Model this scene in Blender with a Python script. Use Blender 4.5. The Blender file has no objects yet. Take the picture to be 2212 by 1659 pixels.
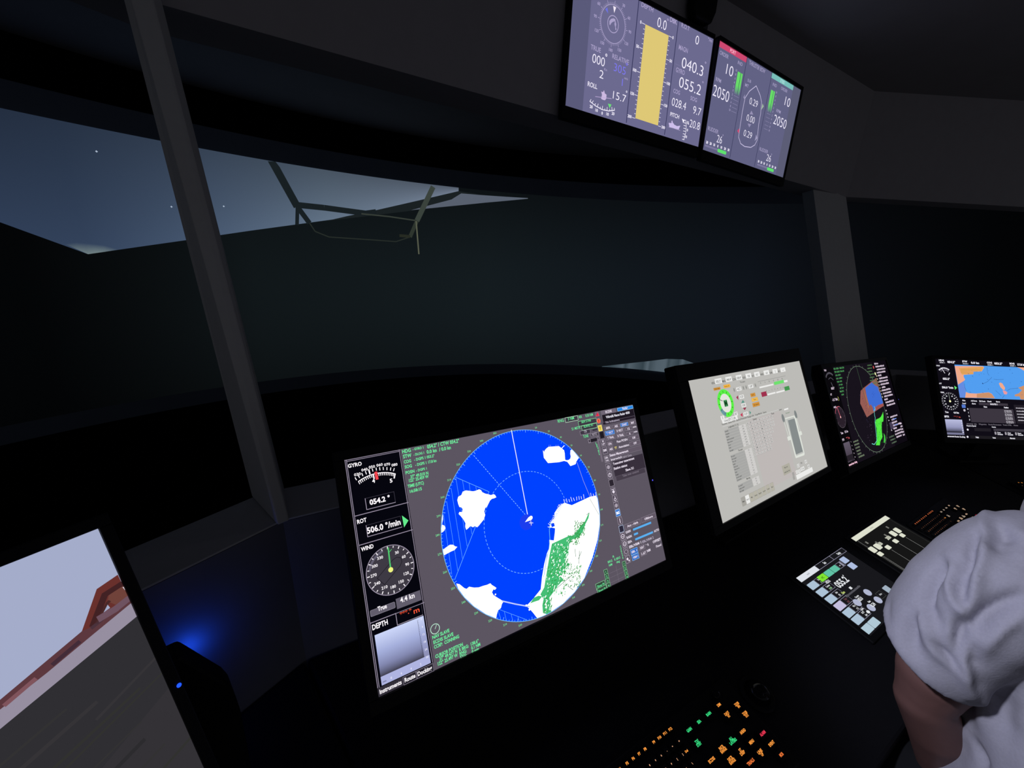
import bpy, bmesh, math, random
import numpy as np
from mathutils import Vector, Matrix
from mathutils.bvhtree import BVHTree
random.seed(7)
S = bpy.context.scene
COL = S.collection
# ------------------------------------------------------------------ camera
F, CX, CY, EYE = 880.0, 1106.0, 829.5, 1.45
W3 = np.array([[0.8596825, 0.1040245, -0.5001248], [-0.5083747, 0.2700733, -0.8176892], [0.0500107, 0.9572039, 0.2850607]])
cam_d = bpy.data.cameras.new('camera')
cam_d.sensor_width = 36.0
cam_d.lens = F / 2212 * 36.0
cam_d.clip_start = 0.02
cam = bpy.data.objects.new('camera', cam_d)
COL.objects.link(cam)
cam.matrix_world = Matrix.Translation((0, 0, EYE)) @ Matrix(W3.tolist()).to_4x4()
S.camera = cam
# ------------------------------------------------------------------ world and exposure
wd = bpy.data.worlds.new('world')
S.world = wd
wd.use_nodes = True
wd.node_tree.nodes['Background'].inputs[0].default_value = (0.9, 0.92, 1.0, 1)
wd.node_tree.nodes['Background'].inputs[1].default_value = 0.085
S.view_settings.view_transform = 'Standard'
S.view_settings.look = 'None'
S.view_settings.exposure = 0.0
S.view_settings.gamma = 1.0
S.view_settings.use_curve_mapping = False
# added out-of-view spot that brightens the operator's sleeve (fixture built below as added_fill_spotlight)
sp = bpy.data.lights.new('added_fill_beam', 'SPOT')
sp.energy = 84.0
sp.color = (0.80, 0.82, 1.0)
sp.spot_size = math.radians(25)
sp.spot_blend = 0.6
sp.shadow_soft_size = 0.05
spo = bpy.data.objects.new('added_fill_beam', sp)
COL.objects.link(spo)
SPOT_P = Vector((-0.55, 0.40, 2.08))
SPOT_T = Vector((1.0, -0.02, 0.93))
spo.location = SPOT_P
spo.rotation_euler = (SPOT_T - SPOT_P).to_track_quat('-Z', 'Y').to_euler()

# ------------------------------------------------------------------ helpers
def ray(px, py):
    d = W3 @ np.array([px - CX, CY - py, -F])
    return d / np.linalg.norm(d)
def V(x, y, z):
    return Vector((x, y, z + EYE))      # coordinates measured from eye height
def lin(c):
    c = c / 255.0
    return c / 12.92 if c <= 0.04045 else ((c + 0.055) / 1.055) ** 2.4
def rgb(r, g, b, k=1.0):
    return (lin(r) * k, lin(g) * k, lin(b) * k, 1.0)
def mat(name, col, rough=0.6, metal=0.0, noise=0.0, scale=30.0, bump=0.0, spec=0.5):
    m = bpy.data.materials.new(name)
    m.use_nodes = True
    nt = m.node_tree
    b = nt.nodes['Principled BSDF']
    b.inputs['Roughness'].default_value = rough
    b.inputs['Metallic'].default_value = metal
    b.inputs['Specular IOR Level'].default_value = spec
    n = nt.nodes.new('ShaderNodeTexNoise')
    n.inputs['Scale'].default_value = scale
    n.inputs['Detail'].default_value = 4
    tc = nt.nodes.new('ShaderNodeTexCoord')
    nt.links.new(tc.outputs['Object'], n.inputs['Vector'])
    mr = nt.nodes.new('ShaderNodeMapRange')
    mr.inputs['To Min'].default_value = 1 - noise
    mr.inputs['To Max'].default_value = 1 + noise
    nt.links.new(n.outputs['Fac'], mr.inputs['Value'])
    mx = nt.nodes.new('ShaderNodeVectorMath')
    mx.operation = 'SCALE'
    mx.inputs[0].default_value = col[:3]
    nt.links.new(mr.outputs[0], mx.inputs['Scale'])
    nt.links.new(mx.outputs[0], b.inputs['Base Color'])
    if bump:
        bp = nt.nodes.new('ShaderNodeBump')
        bp.inputs['Strength'].default_value = bump
        bp.inputs['Distance'].default_value = 0.001
        nt.links.new(n.outputs['Fac'], bp.inputs['Height'])
        nt.links.new(bp.outputs[0], b.inputs['Normal'])
    return m
def glowmat():
    m = bpy.data.materials.new('screen_pixels')
    m.use_nodes = True
    nt = m.node_tree
    nt.nodes.remove(nt.nodes['Principled BSDF'])
    at = nt.nodes.new('ShaderNodeAttribute')
    at.attribute_name = 'Col'
    e = nt.nodes.new('ShaderNodeEmission')
    nt.links.new(at.outputs['Color'], e.inputs['Color'])
    nt.links.new(e.outputs[0], nt.nodes['Material Output'].inputs['Surface'])
    return m
M = {
    'glow': glowmat(),
    'wall': mat('painted_wall_panel', (0.58, 0.58, 0.60), 0.7, noise=0.05, scale=60, bump=0.1),
    'console': mat('dark_console_panel', (0.16, 0.16, 0.18), 0.6, noise=0.08, scale=50),
    'header': mat('painted_header_panel', (0.345, 0.325, 0.355), 0.65, noise=0.06, scale=25, bump=0.1),
    'ceil': mat('dark_ceiling_panel', (0.26, 0.245, 0.26), 0.8, noise=0.1, scale=8),
    'black': mat('black_plastic', (0.006, 0.006, 0.007), 0.55, noise=0.1, scale=200, spec=0.15),
    'desk': mat('black_worktop', (0.008, 0.008, 0.010), 0.6, noise=0.15, scale=120, spec=0.12),
    'gloss': mat('black_gloss', (0.006, 0.006, 0.007), 0.12, spec=0.25),
    'matt_black': mat('matt_black_surround', (0.004, 0.004, 0.005), 0.95, noise=0.1, spec=0.0),
    'frame': mat('screen_border_spill_tone', (0.20, 0.24, 0.32), 0.9, noise=0.1, scale=5, spec=0.1),  # border tone, with the dim spill light of the picture put into its colour
    'metal': mat('dark_metal', (0.10, 0.10, 0.11), 0.35, 0.8),
    'shirt': mat('grey_cotton_jersey', (0.42, 0.41, 0.47), 0.9, noise=0.10, scale=260, bump=0.35, spec=0.1),
    'skin': mat('skin', (0.185, 0.095, 0.082), 0.55, noise=0.08, scale=40, bump=0.05, spec=0.3),
    'hair': mat('dark_hair', (0.012, 0.009, 0.007), 0.6, noise=0.3, scale=150, bump=0.4),
    'trouser': mat('navy_trouser_cloth', (0.004, 0.0045, 0.007), 0.95, noise=0.15, scale=200),
    'shoe': mat('black_leather', (0.01, 0.01, 0.01), 0.4),
    'seat': mat('black_seat_fabric', (0.012, 0.012, 0.014), 0.9, noise=0.2, scale=200),
    'eye': mat('eye_white', (0.6, 0.6, 0.58), 0.2),
}
def tag(o, label, cat, group=None, kind=None):
    o['label'] = label
    if cat: o['category'] = cat
    if group: o['group'] = group
    if kind: o['kind'] = kind
    return o
def empty(name, loc, parent=None):
    o = bpy.data.objects.new(name, None)
    o.empty_display_size = 0.05
    COL.objects.link(o)
    o.location = loc
    if parent: o.parent = parent
    return o
def struct(o):
    o['kind'] = 'structure'
    return o
class MB:
    """collects verts/faces in world space, then links ONE mesh object"""
    def __init__(s):
        s.v, s.f, s.c, s.mi = [], [], [], []
    def add(s, vs, fs, col=None, mi=0):
        b = len(s.v)
        s.v += [tuple(p) for p in vs]
        for f in fs:
            s.f.append(tuple(b + i for i in f))
            s.mi.append(mi)
            if col is None: s.c.append([(0, 0, 0, 1)] * len(f))
            elif isinstance(col, list): s.c.append([col[i] for i in f])
            else: s.c.append([col] * len(f))
        return s
    def box(s, o, ex, ey, ez, mi=0):
        o, ex, ey, ez = map(Vector, (o, ex, ey, ez))
        vs = [o + ex * i + ey * j + ez * k for k in (0, 1) for j in (0, 1) for i in (0, 1)]
        fs = [(0, 2, 3, 1), (4, 5, 7, 6), (0, 1, 5, 4), (2, 6, 7, 3), (0, 4, 6, 2), (1, 3, 7, 5)]
        if ex.cross(ey).dot(ez) < 0: fs = [f[::-1] for f in fs]
        return s.add(vs, fs, None, mi)
    def prism(s, poly, ext, mi=0):
        n = len(poly)
        ext = Vector(ext)
        vs = [Vector(p) for p in poly] + [Vector(p) + ext for p in poly]
        fs = [tuple(range(n))[::-1], tuple(range(n, 2 * n))] + [(i, (i + 1) % n, n + (i + 1) % n, n + i) for i in range(n)]
        return s.add(vs, fs, None, mi)
    def loft(s, rings, closed=True, caps=True, mi=0):
        n = len(rings[0])
        vs = [p for r in rings for p in r]
        fs = []
        for a in range(len(rings) - 1):
            for i in range(n if closed else n - 1):
                j = (i + 1) % n
                fs.append((a * n + i, a * n + j, (a + 1) * n + j, (a + 1) * n + i))
        if caps and closed:
            fs.append(tuple(range(n))[::-1])
            fs.append(tuple(range((len(rings) - 1) * n, len(rings) * n)))
        return s.add(vs, fs, None, mi)
    def cyl(s, p0, p1, r0, r1=None, n=24, mi=0):
        p0, p1 = Vector(p0), Vector(p1)
        r1 = r0 if r1 is None else r1
        q = (p1 - p0).to_track_quat('Z', 'Y')
        rs = [[p + q @ Vector((r * math.cos(2 * math.pi * i / n), r * math.sin(2 * math.pi * i / n), 0)) for i in range(n)] for p, r in ((p0, r0), (p1, r1))]
        return s.loft(rs, mi=mi)
    def rcone(s, p0, r0, p1, r1, n=16, m=5, sq=(1, 1), mi=0):
        """tapered capsule; sq squashes the section"""
        p0, p1 = Vector(p0), Vector(p1)
        q = (p1 - p0).to_track_quat('Z', 'Y')
        rs = []
        for k in range(m + 1):
            a = math.pi / 2 * k / m
            rs.append((p0, r0, -math.cos(a), max(math.sin(a), 0.02)))
        for k in range(m + 1):
            a = math.pi / 2 * k / m
            rs.append((p1, r1, math.sin(a), max(math.cos(a), 0.02)))
        rings = [[p + q @ Vector((r * sc * sq[0] * math.cos(2 * math.pi * i / n), r * sc * sq[1] * math.sin(2 * math.pi * i / n), r * h)) for i in range(n)] for p, r, h, sc in rs]
        return s.loft(rings, mi=mi)
    def ball(s, c, r, n=20, m=12, sc=(1, 1, 1), mi=0):
        c = Vector(c)
        rings = []
        for k in range(m + 1):
            a = math.pi * k / m
            sa = max(math.sin(a), 0.01)
            rings.append([c + Vector((r * sc[0] * sa * math.cos(2 * math.pi * i / n), r * sc[1] * sa * math.sin(2 * math.pi * i / n), -r * sc[2] * math.cos(a))) for i in range(n)])
        return s.loft(rings, mi=mi)
    def obj(s, name, mats, parent=None, bevel=0.0, smooth=False, glow=False):
        me = bpy.data.meshes.new(name)
        org = Vector((0, 0, 0))
        if parent is not None:
            p = parent
            while p is not None:
                org += p.location
                p = p.parent
        vs = s.v
        if parent is None and vs:      # origin at the foot of the thing
            a = np.array(vs)
            org = Vector(((a[:, 0].min() + a[:, 0].max()) / 2, (a[:, 1].min() + a[:, 1].max()) / 2, a[:, 2].min()))
        vs = [(p[0] - org.x, p[1] - org.y, p[2] - org.z) for p in vs]
        me.from_pydata(vs, [], s.f)
        for m in (mats if isinstance(mats, (list, tuple)) else [mats]):
            me.materials.append(M[m])
        me.polygons.foreach_set('material_index', s.mi)
        if glow:
            ca = me.color_attributes.new('Col', 'FLOAT_COLOR', 'CORNER')
            ca.data.foreach_set('color', [x for f in s.c for c in f for x in c])
        if smooth:
            me.polygons.foreach_set('use_smooth', [True] * len(me.polygons))
        me.update()
        o = bpy.data.objects.new(name, me)
        COL.objects.link(o)
        if parent is None: o.location = org
        else: o.parent = parent
        if bevel:
            b = o.modifiers.new('edge', 'BEVEL')
            b.width = bevel
            b.segments = 2
            b.limit_method = 'ANGLE'
        return o
def from_mesh(name, me, m, parent, smooth=True):
    me.materials.clear()
    me.materials.append(M[m])
    org = Vector((0, 0, 0))
    p = parent
    while p is not None:
        org += p.location
        p = p.parent
    me.transform(Matrix.Translation(-org))
    me.polygons.foreach_set('use_smooth', [smooth] * len(me.polygons))
    o = bpy.data.objects.new(name, me)
    COL.objects.link(o)
    o.parent = parent
    return o
def remesh(mb, voxel, smooth_it=4, fac=0.5):
    me = bpy.data.meshes.new('tmp')
    me.from_pydata([tuple(p) for p in mb.v], [], mb.f)
    o = bpy.data.objects.new('tmp', me)
    COL.objects.link(o)
    r = o.modifiers.new('r', 'REMESH')
    r.mode = 'VOXEL'
    r.voxel_size = voxel
    sm = o.modifiers.new('s', 'SMOOTH')
    sm.iterations = smooth_it
    sm.factor = fac
    dg = bpy.context.evaluated_depsgraph_get()
    out = bpy.data.meshes.new_from_object(o.evaluated_get(dg))
    bpy.data.objects.remove(o)
    return out

# ------------------------------------------------------------------ flat picture drawing (screens, legends)
GLY = {}
def glyphs(s, res, bold):
    k = (s, res, bold)
    if k not in GLY:
        c = bpy.data.curves.new('t', 'FONT')
        c.body = s
        c.size = 1
        c.resolution_u = res
        c.fill_mode = 'FRONT'
        if bold: c.offset = bold
        o = bpy.data.objects.new('t', c)
        m = o.to_mesh()
        vs = [(v.co.x, v.co.y) for v in m.vertices]
        fs = [tuple(p.vertices) for p in m.polygons]
        o.to_mesh_clear()
        bpy.data.objects.remove(o)
        GLY[k] = (vs, fs)
    return GLY[k]
CAP = 0.69
class Pic:
    """draws in millimetres from the top left corner of a flat panel"""
    def __init__(s, tl, ex, ed, n, w, h, mb=None, mi=0):
        s.tl, s.ex, s.ed, s.n = Vector(tl), Vector(ex), Vector(ed), Vector(n)
        s.w, s.h = w, h
        s.mb = mb or MB()
        s.mi = mi
        s.lay = 0.0
        s.crop = (0, 0, 1)
        s.step = 0.000005
    def up(s):
        s.lay += s.step
    def P(s, x, y):
        s.top = max(getattr(s, 'top', 0), s.lay)
        return s.tl + s.ex * (x / 1000) + s.ed * (y / 1000) + s.n * s.lay
    def c(s, *a):
        s.crop = a
        return s
    def z(s, a, b):            # photograph detail -> panel millimetres, by sight line
        px, py = a / s.crop[2] + s.crop[0], b / s.crop[2] + s.crop[1]
        r = Vector(ray(px, py).tolist())
        o = Vector((0, 0, EYE))
        t = (s.tl - o).dot(s.n) / r.dot(s.n)
        q = o + r * t - s.tl
        return (q.dot(s.ex) * 1000, q.dot(s.ed) * 1000)
    def cl(s, p):
        return (min(max(p[0], 0), s.w), min(max(p[1], 0), s.h))
    def poly(s, pts, col, clip=True):
        if clip: pts = [s.cl(p) for p in pts]
        from mathutils.geometry import tessellate_polygon
        t = tessellate_polygon([[Vector((p[0], p[1], 0)) for p in pts]])
        fs = []
        for f in t:
            a, b, c = (Vector(pts[i]) for i in f)
            cr = (b - a).cross(c - a)
            if abs(cr) < 1e-7: continue
            fs.append(f if cr < 0 else tuple(f[::-1]))
        s.mb.add([s.P(*p) for p in pts], fs, col, s.mi)
        s.up()
    def zpoly(s, zp, col):
        s.poly([s.z(*p) for p in zp], col)
    def rect(s, x0, y0, x1, y1, col, col2=None):
        c = col if col2 is None else [col, col, col2, col2]
        s.mb.add([s.P(x0, y0), s.P(x1, y0), s.P(x1, y1), s.P(x0, y1)], [(0, 3, 2, 1)], c, s.mi)
        s.up()
    def rrect(s, x0, y0, x1, y1, r, col):
        pts = []
        for cx, cy, a0 in ((x1 - r, y0 + r, -90), (x1 - r, y1 - r, 0), (x0 + r, y1 - r, 90), (x0 + r, y0 + r, 180)):
            for k in range(4):
                a = math.radians(a0 + 30 * k)
                pts.append((cx + r * math.cos(a), cy + r * math.sin(a)))
        s.poly(pts, col)
    def frame(s, x0, y0, x1, y1, t, col):
        for a in ((x0, y0, x1, y0 + t), (x0, y1 - t, x1, y1), (x0, y0, x0 + t, y1), (x1 - t, y0, x1, y1)):
            s.rect(*a, col)
    def line(s, pts, w, col, closed=False, dash=None):
        pts = [tuple(p) for p in pts]
        if closed: pts.append(pts[0])
        k = 0
        for (x0, y0), (x1, y1) in zip(pts, pts[1:]):
            k += 1
            if dash and k % 2: continue
            L = math.hypot(x1 - x0, y1 - y0)
            if L < 1e-6: continue
            nx, ny = -(y1 - y0) / L * w / 2, (x1 - x0) / L * w / 2
            tx, ty = (x1 - x0) / L * w / 4, (y1 - y0) / L * w / 4
            q = [(x0 + nx - tx, y0 + ny - ty), (x1 + nx + tx, y1 + ny + ty), (x1 - nx + tx, y1 - ny + ty), (x0 - nx - tx, y0 - ny - ty)]
            s.mb.add([s.P(*s.cl(p)) for p in q], [(0, 1, 2, 3)], col, s.mi)
        s.lay += s.step * 0.02
    def arc(s, cx, cy, r, a0, a1, w, col, n=48, dash=None, fy=1.0):
        s.line([(cx + r * math.cos(math.radians(a0 + (a1 - a0) * i / n)), cy + r * fy * math.sin(math.radians(a0 + (a1 - a0) * i / n))) for i in range(n + 1)], w, col, dash=dash)
    def disc(s, cx, cy, r, col, n=40, fy=1.0):
        s.poly([(cx + r * math.cos(2 * math.pi * i / n), cy + r * fy * math.sin(2 * math.pi * i / n)) for i in range(n)], col)
    def ticks(s, cx, cy, r0, r1, a0, a1, da, w, col, fy=1.0):
        a = a0
        lay = s.lay
        while a <= a1 + 1e-6:
            c_, s_ = math.cos(math.radians(a)), math.sin(math.radians(a))
            s.lay = lay
            s.line([(cx + r0 * c_, cy + r0 * s_ * fy), (cx + r1 * c_, cy + r1 * s_ * fy)], w, col)
            a += da
    def text(s, t, x, y, h, col, w=None, al='l', bold=0.012, res=2, rot=0):
        if h > 9: res = 5
        if h > 18: bold = min(bold, -0.008)
        vs, fs = glyphs(t, res, bold)
        if not vs: return
        xs = [v[0] for v in vs]
        k = h / CAP
        kx = k
        x0, x1 = min(xs), max(xs)
        if w: kx = min(w / (x1 - x0), k * 1.25)
        ww = (x1 - x0) * kx
        ox = x - (0 if al == 'l' else ww / 2 if al == 'c' else ww)
        cr, sr = math.cos(math.radians(rot)), math.sin(math.radians(rot))
        P = []
        for vx, vy in vs:
            dx, dy = (ox - x) + (vx - x0) * kx, -vy * k
            P.append(s.P(*s.cl((x + dx * cr - dy * sr, y + dx * sr + dy * cr))))
        s.mb.add(P, fs, col, s.mi)
        s.lay += s.step * 0.02
    def zt(s, t, L, R, h, col, **k):      # text between two points read off the photograph detail
        a, b = s.z(*L), s.z(*R)
        s.text(t, a[0], a[1], h, col, w=b[0] - a[0], **k)
    def scribble(s, x, y, w, h, col, n=3):      # illegible small print
        lay = s.lay
        a = x
        rnd = random.Random(int(x * 13 + y * 7))
        while a < x + w - h * 0.3:
            s.lay = lay
            b = rnd.uniform(0.25, 0.5) * h
            s.rect(a, y - h * rnd.uniform(0.7, 1.0), min(a + b, x + w), y, col)
            a += b + h * rnd.uniform(0.12, 0.3)
        s.up()

SW, SH = 598.0, 336.4
WHITE, GRN = rgb(255, 255, 255, 1.3), rgb(110, 240, 160)
WS = rgb(235, 232, 245)

def rodr(rv):
    return Matrix.Rotation(Vector(rv).length, 3, Vector(rv).normalized())
def monitor(name, label, center, R, draw, bez=(0.015, 0.015, 0.015, 0.018), led=None, group=None, cat='monitor', base=None, depth=0.045):
    """bez = left, right, top, bottom"""
    c = V(*center)
    ex, nn, up = R @ Vector((1, 0, 0)), -(R @ Vector((0, 1, 0))), R @ Vector((0, 0, 1))
    w, h = SW / 1000, SH / 1000
    root = empty(name, base if base else c - up * h / 2)
    tag(root, label, cat, group)
    tl = c - ex * w / 2 + up * h / 2
    l, r, t, b = bez
    # housing: shallow tray with chamfered back
    mb = MB()
    o = tl - ex * l + up * t
    W_, H_ = w + l + r, h + t + b
    def ring(off, ins):
        return [o + ex * x - up * y - nn * off for x, y in ((ins, ins), (W_ - ins, ins), (W_ - ins, H_ - ins), (ins, H_ - ins))]
    mb.loft([ring(0.001, 0), ring(depth * 0.55, 0), ring(depth, 0.03)])
    mb.obj('housing', 'black', root, bevel=0.002)
    fb = MB()
    e = 0.0045
    p = tl + nn * 0
    def bar(x0, y0, x1, y1):
        fb.box(tl + ex * x0 - up * y0 - nn * 0.001, ex * (x1 - x0), -up * (y1 - y0), nn * e)
    bar(-l, -t, w + r, 0)
    bar(-l, h, w + r, h + b)
    bar(-l, 0, 0, h)
    bar(w, 0, w + r, h)
    bzo = fb.obj('bezel', 'black', root, bevel=0.0012)
    pc = Pic(tl - nn * 0.0008, ex, -up, nn, SW, SH)
    draw(pc)
    pc.mb.obj('screen', 'glow', root, glow=True)
    if led:
        if len(led) == 3:
            pz = Pic(tl, ex, -up, nn, SW, SH).c(0, 0, 1).z(led[0], led[1])
            x, y = pz[0] / 1000, pz[1] / 1000
        else: x, y = led
        rl_ = led[2] if len(led) == 3 else 0.0016
        q = tl + ex * x - up * y + nn * (e + 0.0004)
        lm = MB()
        n = 12
        lm.add([q + ex * (rl_ * math.cos(2 * math.pi * i / n)) + up * (rl_ * math.sin(2 * math.pi * i / n)) for i in range(n)], [tuple(range(n))], rgb(90, 90, 255, 1.2) if rl_ < 0.0018 else (0.02, 0.12, 1.6, 1))
        lo = lm.obj('power_light', 'glow', bzo, glow=True)
        lo['label'] = 'tiny lit blue power light'
    return root, dict(c=c, ex=ex, n=nn, up=up, tl=tl, w=w, h=h)

# ------------------------------------------------------------------ picture: radar
GREY = rgb(92, 85, 97)
def radar_side(p, w2=83.3, dim=1.0):
    """left instrument column, in panel millimetres"""
    K = rgb(6, 6, 14, dim)
    fr = rgb(150, 140, 160, dim)
    wh = rgb(245, 240, 250, dim)
    p.rect(0, 0, w2, SH - 11.5, K)
    for x in (0.3, 2.4, w2 - 2.0):
        p.rect(x, 0, x + 0.9, SH - 12, fr)
    p.rect(0, 0.2, w2, 1.1, fr)
    p.rect(2.4, 2.4, w2 - 1, 3.2, fr)
    for y in (83.2, 125.6, 236.0):
        p.rect(2.4, y, w2, y + 1.1, fr)

def draw_radar(p):
    p.rect(0, 0, SW, SH, GREY)
    wh, g, gr = rgb(255, 250, 255), rgb(110, 240, 160), rgb(160, 150, 170)
    radar_side(p)
    p.c(730, 940, 5.53)
    p.zt('GYRO', (122, 392), (287, 358), 5.4, wh, bold=0.03)
    # gyro scale
    cx, cy = p.z(505, 800)
    cx = 41.8
    for k, t in enumerate(('030', '040', '050', '060', '070', '080')):
        L, R = [((195, 492), (272, 455)), ((282, 435), (356, 410)), ((370, 402), (444, 384)), ((462, 378), (538, 372)), ((554, 372), (628, 372)), ((642, 376), (718, 392))][k]
        a, b = p.z(*L), p.z(*R)
        p.text(t, a[0], a[1], 4.0, wh, w=(b[0] - a[0]), bold=0.02)
    def zl(pts, w, c): p.line([p.z(*q) for q in pts], w, c)
    for a in (((205, 507), (222, 535)), ((243, 480), (258, 508)), ((285, 455), (297, 486)), ((328, 432), (340, 465)), ((410, 402), (418, 432)), ((455, 390), (460, 420)), ((498, 386), (502, 418)), ((540, 382), (543, 414)), ((585, 384), (585, 416)), ((632, 388), (627, 420)), ((673, 396), (663, 428))):
        zl(a, 1.2, wh)
    zl(((368, 412), (382, 462)), 2.0, wh)
    arcp = [(245, 553), (290, 523), (340, 497), (390, 476), (440, 461), (490, 452), (540, 447), (590, 447), (640, 452), (682, 462)]
    zl(arcp, 1.3, wh)
    for i in range(21):
        t = i / 20 * 9
        k = min(int(t), 8)
        f = t - k
        x = arcp[k][0] * (1 - f) + arcp[k + 1][0] * f
        y = arcp[k][1] * (1 - f) + arcp[k + 1][1] * f
        dx, dy = (560 - x) * 0.05, 30
        L = 1.7 if i in (8, 20) else 1
        zl([(x, y), (x + dx * L, y + dy * L)], 2.0 if L > 1 else 1.1, wh)
    p.zt('4', (412, 572), (446, 565), 6.0, wh, bold=0.03)
    p.zt('5', (622, 568), (655, 565), 5.6, wh, bold=0.03)
    zl([(452, 445), (468, 522)], 4.2, rgb(245, 70, 80))
    a, b = p.z(318, 755), p.z(690, 803)
    x0, y0, x1, y1 = 20.5, p.z(318, 757)[1], p.z(690, 803)[0], p.z(345, 893)[1]
    def inset(x0, y0, x1, y1):
        p.frame(x0, y0, x1, y1, 0.5, rgb(70, 66, 80))
        p.rect(x0, y0, x0 + 0.9, y1, gr)
        p.rect(x0, y1 - 0.9, x1, y1, gr)
    inset(x0, y0, x1, y1)
    p.zt('054.2 °', (382, 835), (628, 790), 7.4, wh, bold=0.035)
    p.zt('ROT', (232, 1062), (345, 1032), 5.8, wh, bold=0.03)
    p1, p2 = p.z(332, 1078), p.z(768, 1100)
    inset(p1[0], p1[1], p2[0], p2[1])
    p.zt('506.0 °/min', (352, 1178), (752, 1075), 8.4, wh, bold=0.03)
    p.zpoly([(764, 960), (842, 1018), (790, 1102)], rgb(100, 235, 140))
    p.zt('WIND', (278, 1390), (428, 1345), 5.6, wh, bold=0.03)
    # wind dial
    cx, cy, r = 42.0, 173.8, 35.6
    p.disc(cx, cy, r, gr, 56)
    p.disc(cx, cy, r - 1.0, rgb(62, 58, 68), 56)
    p.arc(cx, cy, r * 0.86, -165, -105, 3.2, rgb(98, 94, 112), 20)
    p.ticks(cx, cy, r * 0.86, r * 0.95, -90, 270, 30, 1.3, wh)
    p.ticks(cx, cy, r * 0.88, r * 0.94, -75, 255, 30, 1.1, wh)
    for d in (30, 60, 90, 120, 150, 180, 210, 240, 270, 300, 330):
        a = math.radians(d - 90)
        p.text(str(d), cx + r * 0.70 * math.cos(a), cy + r * 0.70 * math.sin(a) + 2, 4.1, wh, al='c', bold=0.02)
    k = math.radians(54)
    bo = [(-7.5, 20), (7.5, 20), (7.5, -12), (5.5, -18), (0, -21), (-5.5, -18), (-7.5, -12)]
    p.line([(cx + x * math.cos(k) - y * math.sin(k), cy + x * math.sin(k) + y * math.cos(k)) for x, y in bo], 0.7, rgb(20, 18, 26), closed=True)
    p.line([(cx, cy), (cx + 1.0, cy - 32)], 2.0, rgb(80, 200, 110))
    p.line([(cx + 1, cy - 25), (cx + 5.5, cy - 28.5)], 0.9, rgb(80, 200, 110))
    p.disc(cx, cy, 3.6, rgb(240, 245, 130), 24)
    p.c(760, 1180, 4.879)
    bt = rgb(98, 93, 108)
    a, b = p.z(190, 680), p.z(460, 640)
    p.rrect(a[0], a[1], b[0], b[1] + 1.0, 1.5, rgb(140, 135, 150))
    p.rrect(a[0] + .5, a[1] + .5, b[0] - .5, b[1] + .5, 1.3, bt)
    p.zt('True', (275, 685), (372, 655), 6.0, wh, bold=0.03)
    a, b = p.z(462, 560), p.z(735, 565)
    p.rect(a[0], a[1] - 0.5, b[0], b[1], bt)
    p.zt('4.4 kn', (513, 596), (665, 548), 7.2, wh, bold=0.02)
    p.zt('DEPTH', (218, 885), (382, 820), 7.0, wh, bold=0.03)
    red = rgb(255, 90, 60)
    a, b = p.z(458, 705), p.z(750, 725)
    inset(a[0], a[1], b[0], b[1])
    p.zt('***.*', (508, 745), (635, 705), 5.5, red, bold=0.03)
    p.zt('m', (655, 712), (715, 690), 7.5, red, bold=0.01)
    # depth picture
    a, b = p.z(240, 945), p.z(832, 1228)
    x0, y0, x1, y1 = a[0], a[1] - 0.8, b[0], b[1]
    H = y1 - y0
    p.rect(x0, y0, x1, y0 + H * 0.35, rgb(205, 215, 250), rgb(165, 175, 220))
    p.rect(x0, y0 + H * 0.35, x1, y0 + H * 0.62, rgb(165, 175, 220), rgb(130, 135, 175))
    p.rect(x0, y0 + H * 0.62, x1, y0 + H * 0.83, rgb(130, 135, 175), rgb(62, 60, 74))
    p.rect(x1 - 8, y0 + H * 0.35, x1, y0 + H * 0.83, rgb(165, 172, 218), rgb(140, 142, 180))
    p.rect(x0, y0 + H * 0.83, x1, y1, rgb(175, 180, 225))
    p.rect(x1 - 10, y0 + 3, x1 - 9.6, y0 + H * 0.8, rgb(60, 60, 80))
    p.ticks(0, 0, 0, 0, 1, 0, 1, 1, wh)
    for i in range(20):
        yy = y0 + 4 + i * (H * 0.8 - 4) / 20
        p.rect(x1 - 10, yy, x1 - 8.2, yy + 0.25, rgb(60, 60, 80))
    for i, t in enumerate(('0', '6', '12', '18', '24', '30')):
        p.text(t, x1 - 4, y0 + 5 + i * (H * 0.8) / 5, 2.8, rgb(240, 240, 255), al='c')
    for i, t in enumerate(('8', '6', '4', '2')):
        p.text(t, x0 + 14 + i * 14.5, y1 - 3, 3.0, rgb(235, 235, 255), al='c')
    p.text('min', x0 + 2, y1 - 3, 2.4, rgb(60, 60, 90))
    # tabs
    p.rect(0, SH - 11.5, 82.5, SH, rgb(38, 35, 44))
    p.rect(0.5, SH - 11.0, 35, SH - 0.2, rgb(52, 48, 58))
    p.text('Instruments', 2.5, SH - 3.2, 5.6, wh, w=31, bold=0.03)
    p.text('Route', 38, SH - 3.2, 5.6, wh, w=16, bold=0.03)
    p.text('Docking', 57.5, SH - 3.2, 5.6, wh, w=22, bold=0.03)
    p.frame(36, SH - 11, 55.5, SH, 0.4, gr)
    p.frame(56, SH - 11, 82, SH, 0.4, gr)
    # status text
    p.c(730, 940, 5.53)
    T = lambda t, L, R, h: p.zt(t, L, R, h * 0.86, g, bold=0.03)
    T('HDG', (770, 218), (872, 194), 6.3)
    T('- GYRO 1', (893, 185), (1022, 160), 4.3)
    T('054.2° / CTW 054.2°', (1068, 160), (1450, 85), 6.6)
    T('STW', (780, 278), (880, 255), 6.3)
    T('- DLOG 1', (905, 248), (1030, 225), 4.3)
    T('0.0 kn', (1062, 222), (1182, 198), 6.4)
    T('/ 0.0 kn', (1210, 193), (1350, 165), 6.4)
    T('COG', (790, 340), (875, 318), 5.6)
    T('- DGPS 1 053.2°', (912, 310), (1155, 260), 4.9)
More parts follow.
